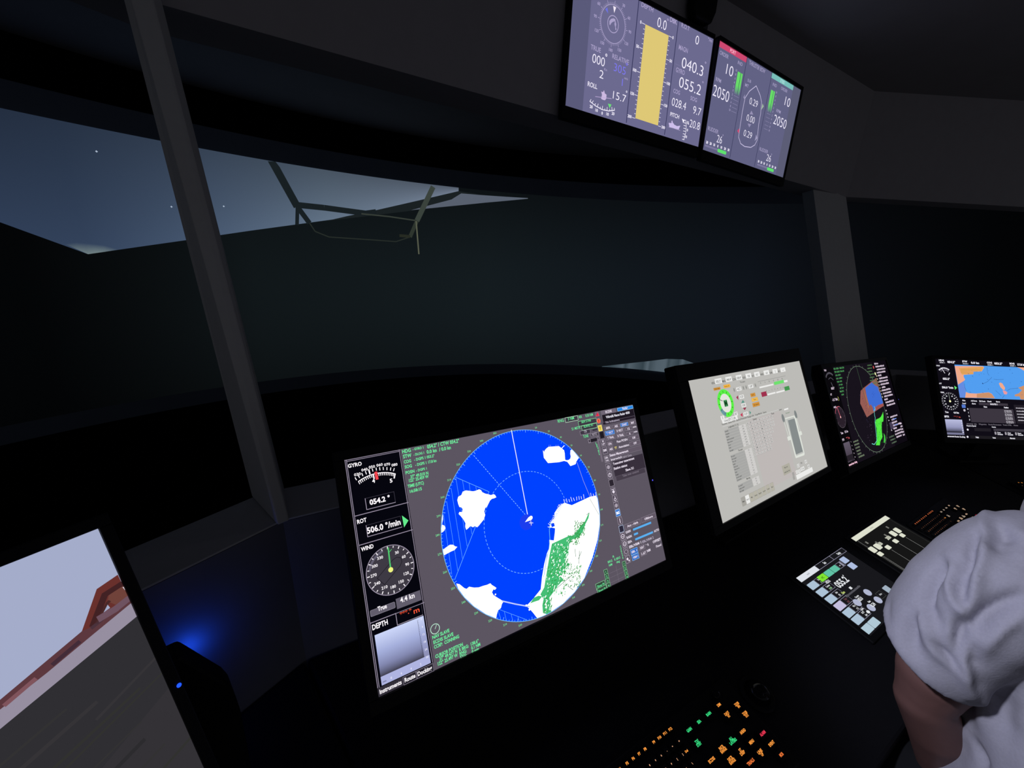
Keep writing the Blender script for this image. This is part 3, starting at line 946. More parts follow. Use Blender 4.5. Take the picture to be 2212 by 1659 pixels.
    for i in range(8):
        p.scribble(480 + (i % 2) * 6, 230 + i * 11.5, (80, 30, 60, 90, 40, 70, 86, 60)[i], 7, w)
        if i in (1, 3): p.rect(500, 225 + i * 11.5, 540, 228.5 + i * 11.5, rgb(110, 140, 230))
        if i > 2: p.scribble(560, 232 + i * 11.5, 22, 7, w)
    for i in range(6):
        p.scribble(412 + i * 5, 300 + (i % 3) * 12, 40, 6, rgb(90, 110, 90))
    for i in range(5):
        p.scribble(88 + i * 2, 268 + i * 11, 44 - i * 3, 6, rgb(120, 135, 110))
    p.scribble(98, 322, 50, 6, rgb(120, 135, 110))

def draw_conning(p):
    p.rect(0, 0, SW, SH, rgb(188, 187, 183))
    ink, wh, lt = rgb(70, 72, 70), rgb(236, 236, 234), rgb(196, 194, 192)
    p.c(1490, 770, 6.9125)
    # top row of value boxes
    items = [('HDG', 328, 372, '055.2°', 380, 482), ('MAG', 487, 535, '040.4°', 540, 632), ('COG', 640, 688, '028.4°', 695, 780), ('SOG', 790, 832, '9.8', 840, 922), ('ROT', 928, 960, '10.7', 968, 1045), ('WIND', 1055, 1103, '6.8', 1110, 1188), ('DIR', 1195, 1235, '2', 1242, 1312), ('UKC', 1315, 1352, '---', 1358, 1428)]
    for t, a, b, v, c, d in items:
        y = 400 - (a - 328) * 0.178
        u = p.z(a, y + 8)
        u2 = p.z(b, y)
        p.text(t, u[0], u[1] + 1.5, 5.4, ink, w=u2[0] - u[0], bold=0.02)
        y = 400 - (c - 328) * 0.178
        u, u2 = p.z(c, y), p.z(d, y - 18)
        p.rect(u[0], u[1] - 9, u2[0], u[1] + 4, wh)
        p.text(v, (u[0] + u2[0]) / 2, u[1] + 1.5, 6, ink, al='c', bold=0.01)
    def ybtn(a, b, t, c):
        (x0, y0), (x1, y1) = p.z(*a), p.z(*b)
        p.rrect(x0 - .8, y0 - .8, x1 + .8, y1 + .8, 1.5, rgb(168, 162, 150))
        p.rrect(x0, y0, x1, y1, 1.2, c)
        p.text(t, (x0 + x1) / 2, (y0 + y1) / 2 + 1.8, 3.8, rgb(90, 60, 20), al='c', w=(x1 - x0) * 0.75)
    am, ay = rgb(212, 148, 62), rgb(250, 186, 72)
    ybtn((352, 475), (460, 490), 'Wind data', am)
    ybtn((500, 430), (608, 455), 'Relative dir', ay)
    ybtn((902, 558), (985, 590), 'ROT', am)
    ybtn((918, 628), (1022, 655), 'Turn', rgb(240, 186, 84))
    ybtn((932, 702), (1048, 730), 'Set speed', am)
    # wind dial
    cx, cy = 136.5, 72.2
    gn = rgb(92, 240, 70)
    p.disc(cx, cy, 35.5, gn, 60)
    p.arc(cx, cy, 29.5, 115, 150, 10.5, rgb(110, 150, 165), 10)
    p.ticks(cx, cy, 27, 31, 0, 359, 30, 1.8, rgb(30, 90, 30))
    p.disc(cx, cy, 24, rgb(228, 228, 220), 50)
    p.rect(cx - 8, cy - 8, cx + 8, cy + 9, rgb(70, 150, 90))
    p.text('M', cx, cy + 6, 11, rgb(15, 60, 25), al='c', w=12, bold=0.05)
    p.line([(cx - 24, cy - 12), (cx - 12, cy - 7)], 1.6, rgb(70, 70, 70))
    def vbox(x, y, w, t, h=10):
        a = p.z(x, y)
        p.rect(a[0] - w / 2, a[1] - h / 2, a[0] + w / 2, a[1] + h / 2, wh)
        p.text(t, a[0], a[1] + 2.8, 6, ink, al='c', w=min(w * .75, len(t) * 3.6))
        return a
    vbox(690, 857, 16, '305°')
    vbox(490, 916, 16, '2')
    a = vbox(600, 940, 72, '1.0 m/s SSTC 7.1 hPa', 11)
    a = p.z(752, 398)
    p.text('Thrusters', a[0], a[1], 4.4, ink, w=26)
    for x, t, x2, w in ((733, '-42.2°', 0, 24), (912, '-3.8°', 0, 24)):
        y = 485 - (x - 733) * 0.22
        vbox(x, y, w, t)
        for dx in (-70, 68):
            a = p.z(x + dx, y - dx * 0.22)
            p.rect(a[0] - 3.5, a[1] - 5, a[0] + 3.5, a[1] + 5, rgb(160, 160, 156))
            p.text('<' if dx < 0 else '>', a[0], a[1] + 2.4, 4.6, ink, al='c')
    rd, tl_ = rgb(160, 48, 78), rgb(90, 150, 135)
    vbox(775, 602, 22, '0.29')
    vbox(805, 728, 22, '0.00')
    vbox(838, 858, 22, '0.29')
    p.zpoly([(692, 612), (720, 580), (726, 652)], rd)
    p.zpoly([(752, 872), (785, 840), (790, 905)], rgb(200, 60, 90))
    p.zpoly([(885, 812), (915, 835), (898, 870)], tl_)
    p.zpoly([(790, 648), (820, 688), (768, 698)], tl_)
    p.zpoly([(792, 770), (845, 760), (820, 805)], rgb(150, 50, 76))
    # right bars
    def bar(a, b, c, hh):
        u, v = p.z(*a), p.z(*b)
        p.rect(u[0], u[1] - hh / 2, v[0], u[1] + hh / 2, c)
    bar((1015, 378), (1430, 300), rgb(150, 150, 148), 1.2)
    for i in range(6):
        u = p.z(1060 + i * 64, 408 - i * 13)
        p.text(str(i * 5), u[0], u[1], 4.2, ink, al='c')
    bar((1040, 465), (1250, 425), wh, 4.5)
    bar((1258, 405), (1408, 375), rgb(110, 225, 110), 9)
    bar((1405, 375), (1458, 365), wh, 6)
    for i in range(7):
        u = p.z(1145 + i * 42, 525 - i * 9)
        p.text(str(i), u[0], u[1], 3.8, ink, al='c')
    bar((1070, 572), (1148, 556), rd, 13)
    bar((1160, 570), (1280, 545), wh, 4.5)
    bar((1290, 540), (1415, 512), wh, 4.5)
    bar((1415, 485), (1490, 478), rgb(70, 150, 80), 12)
    # tab strip and tables
    p.c(1550, 880, 6.9125)
    tabs = [('Parameters', 68, 148), ('Status Al/St', 160, 265), ('General Parameters', 280, 440), ('Ranges Info', 448, 545), ('Target Monitor', 560, 668), ('Status', 680, 735)]
    for t, a, b in tabs:
        y = 268 - (a - 68) * 0.29
        u, v = p.z(a, y), p.z(b, y - (b - a) * .29)
        p.text(t, u[0], u[1], 4.4, ink, w=v[0] - u[0])
    u, v = p.z(70, 280), p.z(740, 80)
    p.rect(u[0], u[1] + 1.5, u[0] + 300, u[1] + 2.1, rgb(225, 225, 225))
    p.rect(u[0] + 120, u[1] + 6, u[0] + 300, u[1] + 190, rgb(190, 184, 182))
    u = p.z(160, 305)
    p.text('Longitudinal 12.1 (t)', u[0], u[1] + 1, 4.6, ink, w=48, bold=0.02)
    x0, y0 = p.z(98, 345)
    names = ['Latitude', 'Longitude', 'Heading', 'Speed over ground', 'Rate of turn', 'Course', 'Drift', 'Sea depth']
    yy = y0
    tb = rgb(168, 168, 166)
    def row(y, t, val, w=66):
        p.rect(x0, y, x0 + w, y + 6.1, tb)
        p.text(t, x0 + 1.5, y + 5, 3.5, ink, w=min(len(t) * 1.9, 40))
        p.rect(x0 + w + 1.5, y, x0 + w + 36, y + 6.1, rgb(208, 206, 204))
        p.text(val, x0 + w + 20, y + 5, 3.3, ink, al='c')
    for i, t in enumerate(names):
        row(yy, t, '%0.2f' % (i * 3.7 + 1.2))
        yy += 6.9
    p.text('Thruster', x0 + 38, yy + 5, 4.2, ink, bold=0.02)
    yy += 7.5
    for i, t in enumerate(['Bow speed', 'Stern speed', 'Turn rate', 'Rudder', 'Wind force', 'Wind dir rel', 'Depth', 'Draught', 'Current speed', 'Current dir']):
        row(yy, t, '%0.1f' % (i * 1.3))
        yy += 6.5
    p.text('Moving', x0 + 44, yy + 5, 4.2, ink, bold=0.02)
    yy += 8
    for i, t in enumerate(['Lat. speed', 'Longit. speed', 'Roll angle', 'Pitch angle', 'Heave', 'Set and drift', 'Manoeuvre mode']):
        if yy < SH - 45: row(yy, t, '%0.1f' % (i * .9))
        yy += 6.5
    # number columns
    rnd = random.Random(5)
    u = p.z(530, 195)
    p.text('Engines', u[0], u[1], 4.4, ink, bold=0.02)
    u = p.z(800, 110)
    p.text('Thrust', u[0], u[1], 4.4, ink, bold=0.02)
    gx, gy = p.z(430, 262)
    for r in range(11):
        p.rect(gx, gy + r * 8.3 + 0.5, gx + 150 - r * 6, gy + r * 8.3 + 0.9, rgb(160, 158, 156))
        for c_ in range(9):
            x = gx + 4 + c_ * 16
            if x > gx + 150 - r * 6: continue
            p.rect(x - 2, gy + r * 8.3 - 5.5, x + 10, gy + r * 8.3, rgb(200, 198, 196))
            p.text(str(rnd.choice((100, 12, 37, 0, 64, 8))), x + 3, gy + r * 8.3 - 1, 3.6, rgb(50, 50, 52) if c_ in (1, 4) else ink, al='c', bold=0.03 if c_ in (1, 4) else 0)
    # ship outline picture
    sh, lw = rgb(134, 140, 140), rgb(222, 226, 218)
    p.zpoly([(1000, 160), (1145, 120), (1165, 150), (1295, 690), (1290, 715), (1165, 760), (1155, 740), (1010, 180)], lw)
    p.zpoly([(1015, 175), (1135, 140), (1278, 680), (1172, 725)], rgb(190, 192, 188))
    p.zpoly([(1045, 195), (1145, 165), (1268, 660), (1165, 705)], sh)
    for x, y in ((975, 165), (1162, 108)):
        u = p.z(x, y)
        p.disc(u[0], u[1], 7.5, rgb(128, 134, 134), 24, fy=1.7)
    for a, b in (((990, 220), (1060, 450)), ((1175, 160), (1235, 370))):
        p.line([p.z(*a), p.z(*b)], 3.0, rgb(214, 218, 210))
    for x, y in ((1062, 460), (1232, 385)):
        u = p.z(x, y)
        p.rrect(u[0] - 9, u[1] - 5, u[0] + 9, u[1] + 6, 2, lw)
    u = p.z(1015, 100)
    p.text('Forward', u[0], u[1], 4, rgb(100, 130, 100), w=26)
    u = p.z(915, 50)
    p.text('Steer', u[0], u[1], 4.4, ink, w=18)
    u = p.z(990, 40)
    p.rect(u[0], u[1] - 3, u[0] + 26, u[1] + 1.5, wh)
    # lower boxes
    for x, y, w, t in ((1200, 870, 13, '2.5'), (1312, 810, 13, '0.0')):
        vbox(x, y, w, t, 9)
    u = p.z(1240, 845)
    p.text('Kts', u[0], u[1], 5, ink)
    for i, (x, y) in enumerate(((1180, 965), (1215, 952), (1262, 915), (1355, 880))):
        vbox(x, y, 12 if i != 2 else 24, ('0', '0', '11.3 m', '0.4')[i], 9)
    u, v = p.z(1172, 1040), p.z(1415, 930)
    p.rect(u[0], u[1] - 5, v[0], u[1] + 8, wh)
    for x, y in ((1125, 995), (1135, 1052)):
        u = p.z(x, y)
        p.rrect(u[0] - 6, u[1] - 5, u[0] + 6, u[1] + 5, 1, rgb(165, 163, 160))
    u = p.z(950, 880)
    p.rect(u[0], u[1], u[0] + 46, u[1] + 26, rgb(176, 173, 160))
    p.text('Play set', u[0] + 22, u[1] + 9, 4, ink, al='c', w=20)
    p.text('Initial Set Point', u[0] + 23, u[1] + 21, 4, ink, al='c', w=34)
    # bottom buttons
    for i, t in enumerate(('Main', 'Alarm', 'Map', 'Summary', 'Engine', 'Autopilot', 'Transfer', 'Back')):
        a = p.z(385 + i * 61, 1405 - i * 31)
        c_ = wh if i == 1 else rgb(166, 164, 158) if i == 0 else rgb(182, 179, 166)
        p.rect(a[0] - 9.5, a[1] - 11, a[0] + 9, min(a[1] + 10, SH), rgb(150, 148, 140))
        p.rect(a[0] - 9, a[1] - 10.5, a[0] + 8.5, min(a[1] + 9.5, SH), c_)
        p.text(t, a[0], a[1] + 1.5, 3.8, ink, al='c', w=min(14, len(t) * 2.6))

# ------------------------------------------------------------------ overhead repeater displays
OVB = rgb(104, 101, 138)
def draw_over_left(p):
    lb, tx = rgb(172, 162, 202), rgb(245, 240, 255)
    dim, bl = rgb(175, 168, 200), rgb(125, 120, 240)
    p.rect(0, 0, SW, SH, rgb(108, 106, 143))
    p.rect(0, 0, 65.5, SH, rgb(90, 90, 122))
    for x in (243.5, 420.5):
        p.rect(x - 1.6, 0, x + 1.6, SH - 6, rgb(56, 56, 92))
    p.c(1200, 0, 4.88)
    # compass
    cx, cy = 152.5, 88
    p.arc(cx, cy, 47.3, 0, 360, 1.6, lb, 72)
    p.ticks(cx, cy, 48, 53, 0, 359, 5, 0.9, lb)
    p.ticks(cx, cy, 48, 58, 0, 359, 30, 1.4, lb)
    for d in range(0, 360, 30):
        a = math.radians(d - 90)
        t = str(d if d <= 180 else 360 - d)
        p.text(t, cx + 68 * math.cos(a), cy + 66 * math.sin(a) + 3.5, 7.5, lb, al='c', bold=0.02)
    p.arc(cx, cy, 21, 0, 360, 2.2, lb, 40)
    p.poly([(cx, cy - 28), (cx - 6, cy - 44), (cx + 6, cy - 44)], rgb(240, 230, 245))
    p.poly([(cx - 22, cy - 20), (cx - 34, cy - 27), (cx - 27, cy - 34)], rgb(110, 115, 225))
    p.poly([(cx - 14, cy + 4), (cx - 15, cy - 4), (cx - 9, cy - 11), (cx, cy - 15), (cx + 7, cy - 14), (cx + 6, cy - 9), (cx - 1, cy - 6), (cx - 7, cy - 1), (cx - 11, cy + 6)], lb)
    p.poly([(cx + 7, cy - 12), (cx + 12, cy - 3), (cx + 11, cy + 4), (cx + 15, cy + 9), (cx + 11, cy + 12), (cx + 9, cy + 5), (cx + 5, cy - 2), (cx + 6, cy - 8)], lb)
    def T(t, L, R, h, c=tx, **k): p.zt(t, L, R, h, c, **k)
    T('TRUE', (370, 515), (475, 560), 12, lb)
    T('RELATIVE', (597, 612), (770, 690), 12, lb)
    T('000', (385, 655), (515, 705), 23)
    T('°', (520, 640), (540, 648), 18)
    T('305', (612, 745), (735, 795), 21, bl)
    T('°', (737, 728), (757, 736), 16, bl)
    T('Kn', (512, 740), (545, 755), 6, lb)
    T('2', (460, 818), (505, 838), 21)
    T('m/s', (725, 832), (765, 850), 6, lb)
    T('1', (697, 905), (720, 918), 20, bl)
    T('ROLL', (338, 905), (438, 942), 12, tx)
    p.zpoly([(480, 1040), (490, 1000), (482, 965), (500, 972), (512, 950), (520, 985), (538, 998), (535, 1040), (520, 1058), (498, 1052)], rgb(205, 185, 225))
    p.line([p.z(420, 1018), p.z(590, 1040)], 1.5, rgb(190, 170, 215))
    T('15.7', (603, 1038), (738, 1088), 21)
    T('°', (738, 1010), (752, 1015), 14)
    cr = p.z(520, 850)
    a0 = [p.z(*q) for q in ((362, 1068), (420, 1115), (490, 1155), (560, 1170), (622, 1162))]
    p.line(a0, 2.2, tx)
    for q0, q1 in (((362, 1068), (375, 1048)), ((385, 1086), (398, 1062)), ((412, 1110), (422, 1092)), ((440, 1128), (450, 1095)), ((468, 1145), (474, 1128)), ((492, 1155), (497, 1118)), ((518, 1162), (520, 1145)), ((543, 1168), (545, 1130)), ((570, 1170), (570, 1150)), ((596, 1167), (594, 1130)), ((622, 1162), (618, 1140))):
        p.line([p.z(*q0), p.z(*q1)], 1.8, tx)
    for t, x, y in (('20', 375, 1140), ('10', 432, 1178), ('0', 490, 1208), ('10', 547, 1218), ('20', 605, 1212)):
        a = p.z(x, y)
        p.text(t, a[0], a[1], 8, tx, al='c', bold=0.03)
    p.zpoly([(553, 1092), (590, 1102), (570, 1142)], rgb(110, 225, 120))
    # depth column
    T('DEPTH', (905, 68), (1028, 128), 12, lb)
    T('0.0', (1070, 278), (1165, 315), 26)
    T('°', (1170, 250), (1188, 256), 14, lb)
    T('DBK', (1205, 225), (1280, 258), 13, lb, bold=0.03)
    p.rect(280, 50.5, 384.6, 309.5, rgb(222, 200, 118))
    for i in range(21):
        y = 50.5 + i * 259 / 20
        L = 14 if i % 5 == 0 else 6
        p.rect(279 - L, y, 279, y + 1.4, tx)
        p.rect(385.6, y, 385.6 + L, y + 1.4, tx)
        if i % 5 == 0:
            p.text(str(i * 10), 279 - L - 2, y + 4, 8, tx, al='r', bold=0.03)
            p.text(str(i * 10), 385.6 + L + 2, y + 4, 8, tx, bold=0.03)
    # right column
    T('R.O.T', (1325, 285), (1410, 325), 12, lb)
    T('0', (1470, 460), (1505, 475), 25)
    T('°/m', (1605, 428), (1655, 452), 9, lb)
    p.scribble(430, 118, 150, 1.6, rgb(130, 126, 165))
    T('MAGN', (1297, 518), (1390, 562), 13, lb)
    T('040.3', (1325, 710), (1550, 798), 31)
    T('°', (1568, 700), (1585, 705), 14, lb)
    T('GYRO', (1267, 755), (1358, 790), 13, lb)
    T('055.2', (1297, 915), (1525, 1000), 31)
    T('°', (1540, 905), (1555, 910), 14, lb)
    T('COG', (1240, 975), (1308, 1005), 12, lb)
    T('SOG', (1420, 1052), (1488, 1075), 12, lb)
    T('028.4', (1222, 1110), (1370, 1160), 24)
    T('9.7', (1445, 1195), (1528, 1218), 24)
    T('PITCH', (1207, 1222), (1300, 1255), 12, tx)
    T('-20.8', (1388, 1330), (1515, 1370), 24)
    p.zpoly([(1192, 1295), (1222, 1298), (1222, 1275), (1230, 1270), (1238, 1300), (1245, 1300), (1248, 1312), (1280, 1330), (1315, 1325), (1298, 1365), (1200, 1340)], rgb(205, 190, 235))
    p.line([p.z(1192, 1338), p.z(1240, 1350), p.z(1290, 1368), p.z(1312, 1375)], 1.2, rgb(190, 175, 215))
    p.line([p.z(1372, 1268), p.z(1378, 1330), p.z(1372, 1400), p.z(1350, 1475)], 2.0, tx)
    for i in range(8):
        x, y = 1374 - (i * i) * 0.35, 1270 + i * 29
        p.line([p.z(x - 22, y - 6), p.z(x, y)], 1.8, tx)
    p.zpoly([(1332, 1250), (1362, 1268), (1345, 1298)], tx)
    for t, y, x in (('10', 1305, 1392), ('0', 1385, 1388), ('10', 1455, 1374)):
        a = p.z(x, y)
        p.text(t, a[0], a[1], 8, tx, al='c', bold=0.03)

def draw_over_right(p):
    lb, tx = rgb(165, 158, 195), rgb(240, 235, 252)
    p.rect(0, 0, SW, SH, rgb(98, 98, 132))
    for x in (178.5, 358.5):
        p.rect(x - 1.4, 0, x + 1.4, SH - 5, rgb(52, 54, 88))
    p.rect(534.8, 0, SW, SH, rgb(92, 93, 118))
    p.rect(0, 0, 177, 17, rgb(205, 72, 112))
    p.text('PORT', 88, 13.5, 10, rgb(250, 180, 205), al='c', bold=0.02)
    p.rect(360, 0, 534.5, 17, rgb(120, 190, 185))
    p.text('STBD', 445, 13.5, 10, rgb(180, 225, 225), al='c', bold=0.02)
    p.c(1490, 60, 4.74)
    def T(t, L, R, h, c=tx, **k): p.zt(t, L, R, h, c, **k)
    for x, nm in ((4, 'ORDER'), ):
        T('ORDER', (305, 268), (397, 305), 11, lb)
    T('IND', (490, 368), (542, 392), 10, lb)
    T('10', (368, 470), (438, 498), 31)
    T('RPM', (265, 540), (318, 562), 11, lb)
    T('2050', (232, 690), (395, 755), 34)
    T('RUDDER', (185, 1045), (290, 1085), 12, lb)
    T('26', (272, 1170), (325, 1188), 25)
    T('°', (330, 1130), (343, 1135), 12, lb)
    T('THRUSTER BOW', (605, 372), (768, 470), 12, lb)
    T('SUB', (590, 548), (625, 568), 9, lb)
    T('MT', (565, 598), (600, 612), 10, lb)
    T('0.29', (608, 778), (690, 812), 22)
    T('0.00', (578, 948), (658, 980), 22)
    T('0.29', (548, 1105), (630, 1138), 22)
    T('IND', (848, 590), (895, 612), 10, lb)
    T('ORDER', (932, 630), (998, 660), 10, lb)
    T('10', (968, 790), (1025, 820), 31)
    T('RPM', (885, 860), (928, 878), 11, lb)
    T('2050', (852, 980), (980, 1032), 34)
    T('RUDDER', (712, 1255), (798, 1288), 12, lb)
    T('26', (780, 1360), (825, 1375), 25)
    T('°', (828, 1322), (840, 1328), 12, lb)
    g = rgb(105, 220, 105)
    for xx, pts in ((0, ((490, 445), (545, 458), (505, 700), (455, 690))), (1, ((828, 630), (868, 640), (838, 880), (795, 870)))):
        q = [p.z(*s_) for s_ in pts]
        x0, x1, y0, y1 = (q[0][0] + q[3][0]) / 2, (q[1][0] + q[2][0]) / 2, q[0][1], q[2][1]
        ym = y0 + (y1 - y0) * 0.6
        p.rect(x0, y0, x1, ym, g)
        p.rect(x0, ym, x1, y1, g, rgb(104, 103, 140))
        p.rect(x0 + (x1 - x0) * .58, y0, x0 + (x1 - x0) * .66, y1, rgb(60, 90, 90))
        side = x0 - 10 if xx == 0 else x1 + 12
        for i in range(11):
            y = y0 + i * (y1 - y0) / 5.6
            if y < SH - 110:
                p.text(str(abs(10 - 2 * i)), side, y + 3, 7, lb, al='c', bold=0.02)
            if 5 < i and y < SH - 110: p.rect(x0, y, x1, y + 1, rgb(150, 145, 182))
    q = [p.z(*s_) for s_ in ((680, 595), (720, 690), (735, 760), (725, 880), (705, 990), (690, 1150), (665, 1200), (625, 1225), (560, 1215), (520, 1185), (500, 1120), (515, 1010), (540, 850), (565, 720), (610, 650))]
    p.line(q, 2.6, rgb(200, 192, 225), closed=True)
    p.zpoly([(632, 848), (650, 890), (612, 885)], rgb(150, 144, 180))
    p.zpoly([(592, 980), (630, 988), (608, 1020)], rgb(150, 144, 180))
    p.zpoly([(745, 775), (757, 805), (732, 840)], rgb(165, 190, 165))
    p.zpoly([(565, 680), (562, 735), (548, 712)], rgb(150, 144, 180))
    p.zpoly([(508, 1030), (502, 1082), (485, 1055)], rgb(205, 72, 112))
    p.zpoly([(680, 1092), (692, 1132), (664, 1160)], rgb(160, 155, 190))
    for x0, dx, y0, dy in ((178, 36.5, 1170, 13.0), (705, 28.5, 1365, 11.0)):
        for i, t in enumerate(('30', '20', '10', '0', '10', '20', '30')):
            a = p.z(x0 + i * dx, y0 + i * dy)
            p.text(t, a[0], a[1] + 5, 8, tx, al='c', bold=0.05)
    for a, b in (((285, 1252), (372, 1285)), ((792, 1440), (860, 1455))):
        u, v = p.z(*a), p.z(*b)
        p.rrect(u[0], u[1] - 5, v[0], u[1] + 6, 3, rgb(95, 225, 110))
    for a, b in (((155, 1205), (285, 1250)), ((690, 1400), (792, 1435))):
        u, v = p.z(*a), p.z(*b)
        p.rect(u[0], v[1] - 3, v[0], v[1] + 3, rgb(125, 120, 158))

# ------------------------------------------------------------------ ECDIS chart display
def draw_ecdis(p):
    p.rect(0, 0, SW, SH, rgb(16, 13, 22))
    p.c(1990, 750, 7.54)
    w = rgb(240, 238, 248)
    for t, L, R, s_ in (('HDG', (288, 222), (372, 226), 'GYRO 1'), ('STW', (668, 240), (752, 243), 'DLOG 1'), ('COG', (1070, 260), (1155, 264), 'DGPS 1'), ('SOG', (1437, 275), (1520, 278), 'DGPS 1')):
        a, b = p.z(*L), p.z(*R)
        p.text(t, a[0], a[1] + 1, 7, w, w=b[0] - a[0], bold=0.05)
        p.text(s_, a[0] + 2, a[1] + 9.5, 4.4, w, w=b[0] - a[0], bold=0.03)
    for t, L, R in (('054.2°', (428, 255), (555, 258)), ('0.0 kn', (812, 268), (945, 272)), ('053.2°', (1192, 280), (1325, 284)), ('17.8 kn', (1570, 298), (1700, 300))):
        p.zt(t, L, R, 8.5, w, bold=0.05)
    mx, my = p.z(540, 282)
    mh = p.z(630, 818)[1] - my
    sea = rgb(82, 158, 240)
    my += 0.5
    p.rect(mx, my, SW, my + mh, sea)
    co, co2, dp = rgb(240, 170, 140), rgb(205, 145, 105), rgb(100, 140, 225)
    def C(pts, c):
        p.poly([(min(max(q[0], mx), SW), min(max(q[1], my), my + mh)) for q in (p.z(*a) for a in pts)], c)
    C([(545, 305), (1000, 310), (1025, 330), (985, 395), (850, 400), (850, 440), (690, 450), (690, 480), (715, 530), (690, 555), (688, 600), (620, 605), (600, 620)], co)
    C([(700, 545), (690, 600), (725, 700), (715, 820), (625, 818), (600, 610)], dp)
    C([(728, 730), (780, 750), (900, 755), (1100, 735), (1150, 760), (1200, 830), (715, 822)], co)
    C([(905, 760), (1100, 738), (1150, 765), (1200, 832), (905, 826)], co2)
    C([(1265, 590), (1285, 575), (1320, 590), (1365, 660), (1360, 690), (1340, 700), (1290, 650)], co)
    C([(1325, 705), (1370, 710), (1405, 740), (1390, 770), (1350, 765)], rgb(235, 155, 160))
    C([(1520, 775), (1590, 750), (1640, 700), (1580, 660), (1670, 625), (2400, 640), (2400, 900), (1620, 850), (1600, 800), (1530, 800)], co2)
    C([(1560, 320), (1680, 320), (2300, 330), (2300, 500), (1700, 400), (1620, 350)], co)
    pk = rgb(228, 165, 90)
    for q in ([(610, 340), (1000, 318), (1015, 335), (980, 395), (640, 400)], [(640, 400), (850, 405), (850, 440), (660, 445)]):
        C(q, pk)
    dk = rgb(40, 70, 120)
    for i in range(3):
        a = p.z(640, 360 + i * 28)
        p.scribble(a[0], a[1], 90 - i * 12, 1.4, rgb(150, 110, 60))
    for L in ([(700, 590), (712, 660), (735, 712)], [(1000, 600), (1080, 560), (1150, 490)], [(1180, 520), (1230, 530), (1340, 525)], [(1400, 705), (1450, 680), (1580, 665)], [(1210, 705), (1270, 760), (1300, 790)], [(1070, 330), (1080, 420), (1105, 460)], [(1320, 830), (1355, 780)]):
        p.line([p.z(*q) for q in L], 1.0, dk)
    rnd = random.Random(11)
    for i in range(40):
        a = p.z(rnd.uniform(760, 1600), rnd.uniform(350, 740))
        if i > 25: a = (rnd.uniform(330, 590), rnd.uniform(my + 10, my + mh - 10))
        p.line([a, (a[0] + rnd.uniform(-4, 5), a[1] + rnd.uniform(-2, 2))], rnd.uniform(0.8, 2), rgb(48, 92, 165))
    a = p.z(1000, 590)
    p.disc(a[0], a[1], 2.4, rgb(30, 60, 120), 12)
    # instruments
    p.zt('GYRO', (232, 308), (305, 312), 5, w, bold=0.04)
    a = p.z(390, 460)
    p.ticks(a[0], a[1], 30, 35, -135, -45, 7, 2.6, w)
    p.arc(a[0], a[1], 24, -135, -45, 3.5, rgb(110, 104, 120), 16)
    p.line([(a[0] - 12, a[1] - 32), (a[0], a[1] - 10)], 2.4, w)
    p.line([(a[0] + 22, a[1] - 12), (a[0] + 16, a[1] - 2)], 3, w)
    p.zt('055.2°', (352, 528), (468, 530), 8, w, bold=0.05)
    p.zt('ROT', (280, 600), (335, 602), 5.5, w, bold=0.04)
    p.zt('506.0 °/min', (340, 668), (525, 672), 8, w, bold=0.05)
    p.zpoly([(538, 628), (582, 660), (550, 692)], rgb(110, 240, 120))
    p.zt('WIND', (303, 745), (375, 748), 5.5, w, bold=0.04)
    a, b = p.z(470, 880), p.z(605, 885)
    r = b[0] - a[0]
    p.disc(a[0], a[1], r, rgb(14, 12, 20), 40)
    p.arc(a[0], a[1], r, 0, 360, 0.8, rgb(110, 105, 120), 40)
    p.ticks(a[0], a[1], r * 0.86, r * 0.97, 0, 359, 15, 1.8, w)
    for d in range(30, 360, 30):
        q = math.radians(d - 90)
        p.text(str(d), a[0] + r * .66 * math.cos(q), a[1] + r * .66 * math.sin(q) + 2.4, 5, w, al='c', w=7, bold=0.04, res=1)
    p.line([a, (a[0] - 1, a[1] - r * .85)], 1.6, rgb(160, 170, 160))
    p.disc(a[0], a[1], 4.6, rgb(255, 255, 190), 16)
    p.zt('True', (390, 1068), (445, 1070), 6.5, w, bold=0.05)
    p.zt('4.4 kn', (527, 1078), (615, 1082), 7, w, bold=0.05)
    p.zt('DEPTH', (367, 1142), (452, 1145), 7.5, w, bold=0.05)
    p.zt('***.* m', (530, 1145), (640, 1150), 6, rgb(190, 70, 60), bold=0.05)
    (x0, y0), (x1, y1) = p.z(385, 1172), p.z(705, 1430)
    p.rect(x0, y0, x1, y0 + (y1 - y0) * .5, rgb(185, 188, 222), rgb(150, 152, 190))
    p.rect(x0, y0 + (y1 - y0) * .5, x1 - 8, y0 + (y1 - y0) * .83, rgb(150, 152, 190), rgb(38, 36, 46))
    p.rect(x1 - 8, y0 + (y1 - y0) * .5, x1, y0 + (y1 - y0) * .86, rgb(140, 142, 180))
    p.rect(x0, y0 + (y1 - y0) * .86, x1, y1, rgb(120, 120, 150))
    for i in range(6): p.text(str(i * 6), x1 - 4, y0 + 8 + i * (y1 - y0) * .15, 4, w, al='c', bold=0.03)
    p.zt('Instruments', (412, 1460), (542, 1466), 5.5, w, bold=0.05)
    p.zt('Route', (550, 1466), (618, 1470), 5.5, w, bold=0.05)
    p.zt('Docking', (628, 1470), (718, 1475), 5.5, w, bold=0.05)
    # route table
    x0, y0 = p.z(645, 850)
    for i, t in enumerate(('File', 'Add Route', 'Edit Route', 'Check', 'Save')):
        p.text(t, x0 + (6, 44, 82, 118, 158)[i], y0 + 7, 5.5, w, w=(15, 28, 28, 20, 18)[i], bold=0.04)
    p.text('Load', x0 + 4, y0 + 19, 5.5, w, bold=0.04)
    p.text('Alerts', x0 + 46, y0 + 19, 5.5, w, w=18, bold=0.04)
